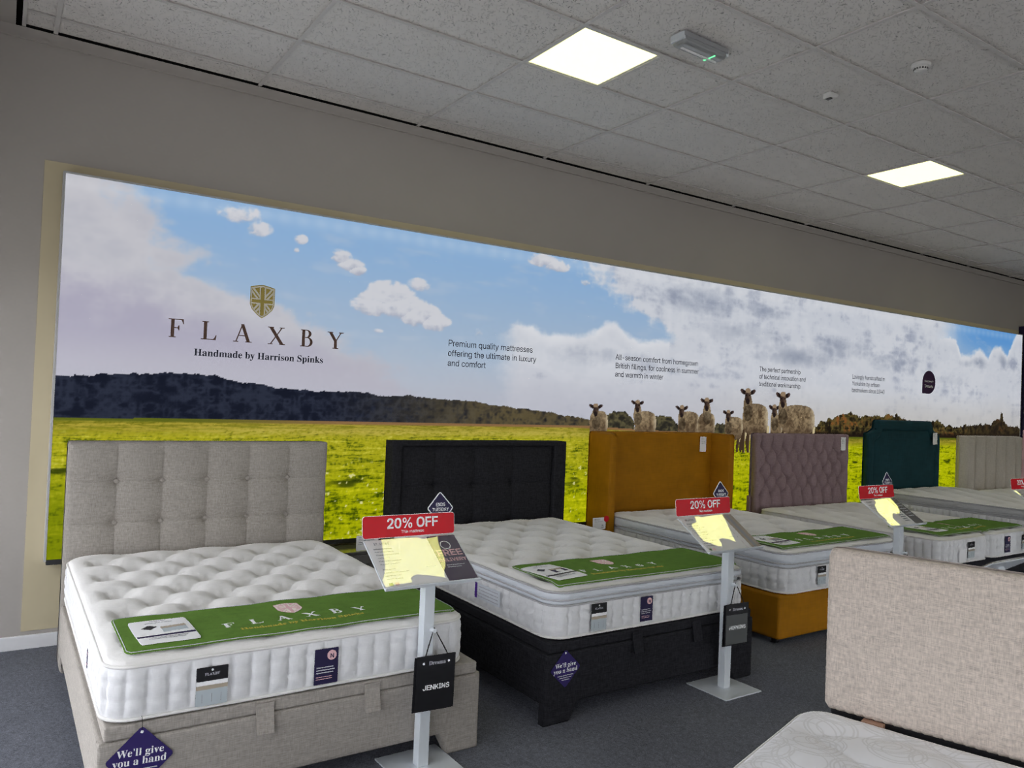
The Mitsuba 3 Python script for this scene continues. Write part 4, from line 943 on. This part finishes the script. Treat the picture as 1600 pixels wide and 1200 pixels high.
# ---------------------------------------------------------------- bed 4, mauve, two singles side by side
b4 = thing('divan_bed', 'mauve divan bed with a deep diamond-buttoned headboard', 'bed')
cx4 = 3.33
bt = []
for r_, (z, xo, n) in enumerate([(1.206, 2.645, 9), (1.078, 2.732, 8), (.956, 2.645, 9), (.832, 2.732, 8), (.707, 2.645, 9)]):
    bt += [(xo + .1735 * k - cx4, z) for k in range(n)]
bt = np.array(bt)
segs = []
for i, p in enumerate(bt):
    for q in bt[i + 1:]:
        dx, dz = abs(p[0] - q[0]), abs(p[1] - q[1])
        if .05 < dx < .12 and .09 < dz < .15: segs.append((p, q))
def segd(a, b, p, q):
    v = q - p; t = np.clip(((a - p[0]) * v[0] + (b - p[1]) * v[1]) / (v @ v), 0, 1); return np.hypot(a - p[0] - t * v[0], b - p[1] - t * v[1])
for x, z in bt[:9]: segs.append((np.array((x, z)), np.array((x, 1.33))))
for x, z in bt[-9:]: segs.append((np.array((x, z)), np.array((x, .45))))
def h4(a, b, d):
    s = np.min([segd(a, b, p, q) for p, q in segs], axis=0); r = cKDTree(bt).query(np.c_[a, b])[0]
    return .036 * (1 - np.exp(-s / .020)) - .058 * np.exp(-r / .026) - .006 * np.exp(-(s / .005) ** 2)
ex = np.vstack([p + (q - p) * t for p, q in segs for t in np.linspace(0, 1, 12)[1:-1, None]])
ex = np.vstack([ex, bt])
hb = part(b4, 'headboard', put(padded(shapely.affinity.translate(rrect(1.56, .82, .02), 0, .922), .060, h4, .028, .011, ex), front(cx4, 1.225, 0)), 'linen_mauve', True)
for x, z in bt:
    s = trimesh.creation.icosphere(1); s.apply_scale((.010, .007, .010)); s.apply_translation((x + cx4, 1.225 - .008, z)); part(hb, 'button', s, 'linen_mauve', True)
for x in (2.58, 4.02): part(b4, 'headboard_strut', rbox(x - .05, x + .05, 1.195, 1.235, .12, .70, .006), 'linen_mauve', 40)
part(b4, 'base_body', rbox(2.565, 4.10, -.66, 1.13, .05, .370, .02), 'linen_charcoal', 40)
for x in (2.65, 4.0):
    for y in (-.58, 1.0): part(b4, 'castor', cyl((x - .015, y, .026), (x + .015, y, .026), .025, 16), 'plastic_black', 40)
tf4 = Tufts(.75, 1.76, .08, .26, .25, crown=.028, dimple=.044, seed=4)
m4a = mattress('white single mattress on the mauve bed, left of the pushed-together pair', 2.545, 3.315, -.70, 1.10, .372, .574, tf4, r=.10, sp=.016)
tf5 = Tufts(.75, 1.76, .08, .26, .25, crown=.028, dimple=.044, seed=6)
m4b = mattress('white single mattress on the mauve bed, right of the pushed-together pair', 3.345, 4.115, -.70, 1.10, .372, .574, tf5, r=.10, sp=.016)
foot_label(m4a, 'photo', 2.985, -.7135, .48, .11, .13); foot_label(m4b, 'navy', 3.62, -.7135, .48, .10, .14); foot_label(m4b, 'photo', 3.94, -.7135, .48, .10, .13)
Lw = part(m4a, 'paper_slip', put(plate(rrect(.12, .10, .004), .001), front(2.85, -.714, .44)), 'card_white', label='small white slip')
ha, hb_ = drape(tf4, 2.93, .20, .574, seed=2), drape(tf5, 3.73, .20, .574, seed=2)
hf4 = lambda x, y: np.where(x < 3.325, ha(x, y), hb_(x, y)) + .012 * np.exp(-((x - 3.325) / .05) ** 2) + .006
runner('green runner across both single mattresses of the mauve bed', 2.60, 4.05, -.655, -.20, hf4, 3.30)
sheet('product sheet on the runner of the mauve bed', 2.80, -.43, .0, hf4, w=.19, h=.28)
price_card('white price card pinned on the mauve buttoned headboard', 3.985, 1.128, 1.155, .085, .145, name='price_tag')

# ---------------------------------------------------------------- bed 5, teal velvet with cut corners
b5 = thing('divan_bed', 'dark teal velvet bed with a shaped cut-corner headboard', 'bed')
cx5 = 5.30
O = [(-.78, .03), (.78, .03), (.78, 1.345), (.70, 1.365), (.62, 1.40), (.585, 1.505), (-.585, 1.505), (-.62, 1.40), (-.70, 1.365), (-.78, 1.345)]
OP = Polygon(O).buffer(-.012).buffer(.012)
IN = OP.buffer(-.115).buffer(-.02).buffer(.02)
il = IN.exterior
def h5(a, b, d):
    s = shapely.distance(shapely.points(a, b), il)
    inn = shapely.contains_xy(IN, a, b)
    return np.where(inn, .012 * (1 - np.exp(-s / .03)), .016 * np.sin(np.pi * np.clip(s / .115, 0, 1)) ** .7) - .012 * np.exp(-(s / .007) ** 2)
ex = np.vstack([ring(IN.buffer(o), .012) for o in (-.012, -.005, 0.0, .005, .012)])
part(b5, 'headboard', put(padded(OP, .07, h5, .02, .025, ex), front(cx5, 1.23, 0)), 'velvet_teal', True)
part(b5, 'base_body', rbox(4.58, 6.06, -.70, 1.14, .05, .352, .02), 'velvet_teal', 40)
tf6 = Tufts(1.42, 1.80, .08, .34, .22, crown=.030, dimple=.050, seed=7)
mattress('white pillow-top mattress with a grey band on the teal bed', 4.585, 6.055, -.74, 1.10, .354, .600, tf6, zp=.690, r=.11, ppipe='piping_grey', gusset='piping_grey', sp=.017)
price_card('white price card pinned on the teal headboard', 5.885, 1.118, 1.222, .10, .145, name='price_tag')

# ---------------------------------------------------------------- bed 6, stone, vertical channels
b6 = thing('divan_bed', 'stone grey bed with a vertically channelled headboard at the right edge', 'bed')
def h6(a, b, d):
    u = np.abs(((a + .77) / .285) % 1 - .5) * 2
    return (.075 * np.sqrt(np.maximum(0, 1 - u ** 2.2)) - .03 * np.exp(-((1 - u) / .09) ** 2)) * np.clip(d / .02 + .3, 0, 1)
ex = np.vstack([np.c_[np.full(60, -.77 + .285 * k + o), np.linspace(.05, 1.30, 60)] for k in range(1, 6) for o in (-.02, -.008, 0, .008, .02)])
part(b6, 'headboard', put(padded(shapely.affinity.translate(rrect(1.56, 1.31, .02), 0, .68), .06, h6, .02, .03, ex), front(7.42, 1.235, 0)), 'linen_stone', True)
part(b6, 'base_body', rbox(6.72, 8.18, -.70, 1.14, .05, .352, .02), 'linen_stone', 40)
tf7 = Tufts(1.42, 1.80, .08, .34, .22, crown=.05, dimple=.028, seed=9)
mattress('white mattress on the stone grey channelled bed', 6.735, 8.165, -.76, 1.06, .354, .60, tf7, r=.12, sp=.018)

# ---------------------------------------------------------------- foreground bed, standing out from the right
dv, nv = np.array([.2840, -.9588, 0]), np.array([-.9588, -.2840, 0])
P0 = np.array([-1.335, -2.27, 0])
bf = thing('divan_bed', 'nearby bed with a plain beige headboard at the lower right corner', 'bed')
Mf = frame(P0 - nv * .08, dv, (0, 0, 1))
def hf_(a, b, d): return .012 * (1 - np.exp(-(d / .10) ** 2)) + .003 * (nfbm(np.c_[a * 5, b * 5, 0 * a + 3], 2) - .5)
part(bf, 'headboard', put(padded(shapely.affinity.translate(rrect(1.42, .565, .025), .71, .8195), .068, hf_, .022, .03), Mf), 'boucle_beige', True)
Mb = frame(P0 + nv * .97 + dv * .64, nv, dv)
part(bf, 'base_body', put(rbox(-.94, .94, -.66, .66, .04, .285, .015), Mb), 'linen_charcoal', 40)
for a in (.155, 1.10):
    part(bf, 'headboard_strut', put(rbox(a - .035, a + .035, .08, .80, -.022, -.001, .004), Mf), 'wood_pink' if a < .5 else 'wood_dark', 40)
part(bf, 'strut_block', put(rbox(.13, .20, .40, .5365, .048, .078, .004), Mf), 'wood_pink', 40, label='bare wooden block under the headboard')
part(bf, 'headboard_rail', put(rbox(.02, 1.40, .30, .548, .012, .045, .006), Mf), 'plastic_black', 40)
for a in (-.85, .85):
    for b in (-.58, .58): part(bf, 'castor', put(cyl((a - .015, b, .022), (a + .015, b, .022), .021, 16), Mb), 'plastic_black', 40)
tff = Tufts(1.90, 1.36, .09, .36, .30, crown=.030, dimple=.042, seed=11, wrinkle=1.8)
mattress('white mattress with a printed ring pattern on the nearby bed at the lower edge', -.95, .95, -.68, .68, .288, .528, tff, r=.09, top='damask_swirl', M=Mb, ppipe='piping_grey', sp=.010)

# ---------------------------------------------------------------- price stands with their signs

_, Mt, G = price_stand('white price stand in front of the light grey bed, nearest of the stands', -2.222, -.972, dx=-.028)
price_sheets('price sheet with a purple FREE DELIVERY panel on the stand of the light grey bed', Mt, 0)
sale_sign('largest red 20% OFF sign, on the stand of the light grey bed', Mt)
name_board('black hanging name board on the stand of the light grey bed', G, 'JENKINS')
_, Mt, G = price_stand('white price stand in front of the charcoal bed, its square foot in full view', -.318, -.972, dx=-.060)
price_sheets('price sheet with a wood-coloured stripe on the stand of the charcoal bed', Mt, 1)
sale_sign('red 20% OFF sign above the stand of the charcoal bed', Mt)
name_board('dark grey hanging name board on the stand of the charcoal bed', G, 'HOPKINS', 'card_grey')
_, Mt, G = price_stand('white price stand in front of the mustard bed', 1.665, -.835, dx=-.060)
price_sheets('price sheet with a dark stripe on the stand of the mustard bed', Mt, 2)
sale_sign('red 20% OFF sign below the teal headboard, on the stand of the mustard bed', Mt)
name_board('hanging name board on the stand of the mustard bed, mostly behind the beige headboard', G, '')
_, Mt, G = price_stand('white price stand in front of the mauve bed at the right edge', 3.92, -.86, dx=-.06)
price_sheets('price sheet on the stand of the mauve bed at the right edge', Mt, 2)
sale_sign('red 20% OFF sign cut by the right edge of the picture', Mt)
_, Mt, G = price_stand('white price stand seen from behind, over the top of the beige headboard', .06, -2.16, rot=math.pi, dx=.0)
price_sheets('price sheet on the stand that faces away behind the beige headboard', Mt, 1)

# ---------------------------------------------------------------- low cabinets between the beds and the cards on them
paint('lacquer_top', (.10, .098, .095), .12, .6)
def cabinet(label, x0, x1, y0, y1, zt, m):
    t = thing('bedside_cabinet', label, 'bedside cabinet')
    part(t, 'body', bx(x0 + .006, x1 - .006, y0 + .02, y1, .03, zt - .02), m)
    part(t, 'top', rbox(x0, x1, y0, y1, zt - .02, zt, .003), 'lacquer_top', 40)
    part(t, 'drawer', rbox(x0 + .004, x1 - .004, y0, y0 + .02, zt - .085, zt - .022, .002), m, 40)
    part(t, 'drawer', rbox(x0 + .004, x1 - .004, y0, y0 + .02, .04, zt - .092, .002), m, 40)
    for a in (x0 + .03, x1 - .03):
        for b in (y0 + .05, y1 - .03): part(t, 'foot', bx(a - .015, a + .015, b - .015, b + .015, 0, .03), 'plastic_black')
cabinet('low grey bedside cabinet between the light grey bed and the charcoal bed', -1.90, -1.545, 1.07, 1.335, .485, 'grey_lacquer')
cabinet('dark brown bedside cabinet between the charcoal bed and the mustard bed', .075, .470, 1.02, 1.335, .515, 'wood_dark')
price_card('white price card standing on the grey bedside cabinet', -1.610, 1.10, .4865, .165, .105, 5)
t, n = price_card('white price card with a round red sticker beside the mustard headboard', (.438), 1.04, .5165, .135, .098, 3, yaw=-.05)
part(t, 'red_sticker', put(plate(Point(.072, .085).buffer(.026), .002), n @ frame((0, 0, .002), (1, 0, 0), (0, 1, 0))), 'card_red')
part(t, 'print_block', put(plate(sbox(.025, .01, .045, .035).difference(sbox(.029, .014, .041, .031)), .0004), n @ frame((0, 0, .0017), (1, 0, 0), (0, 1, 0))), 'ink_grey')
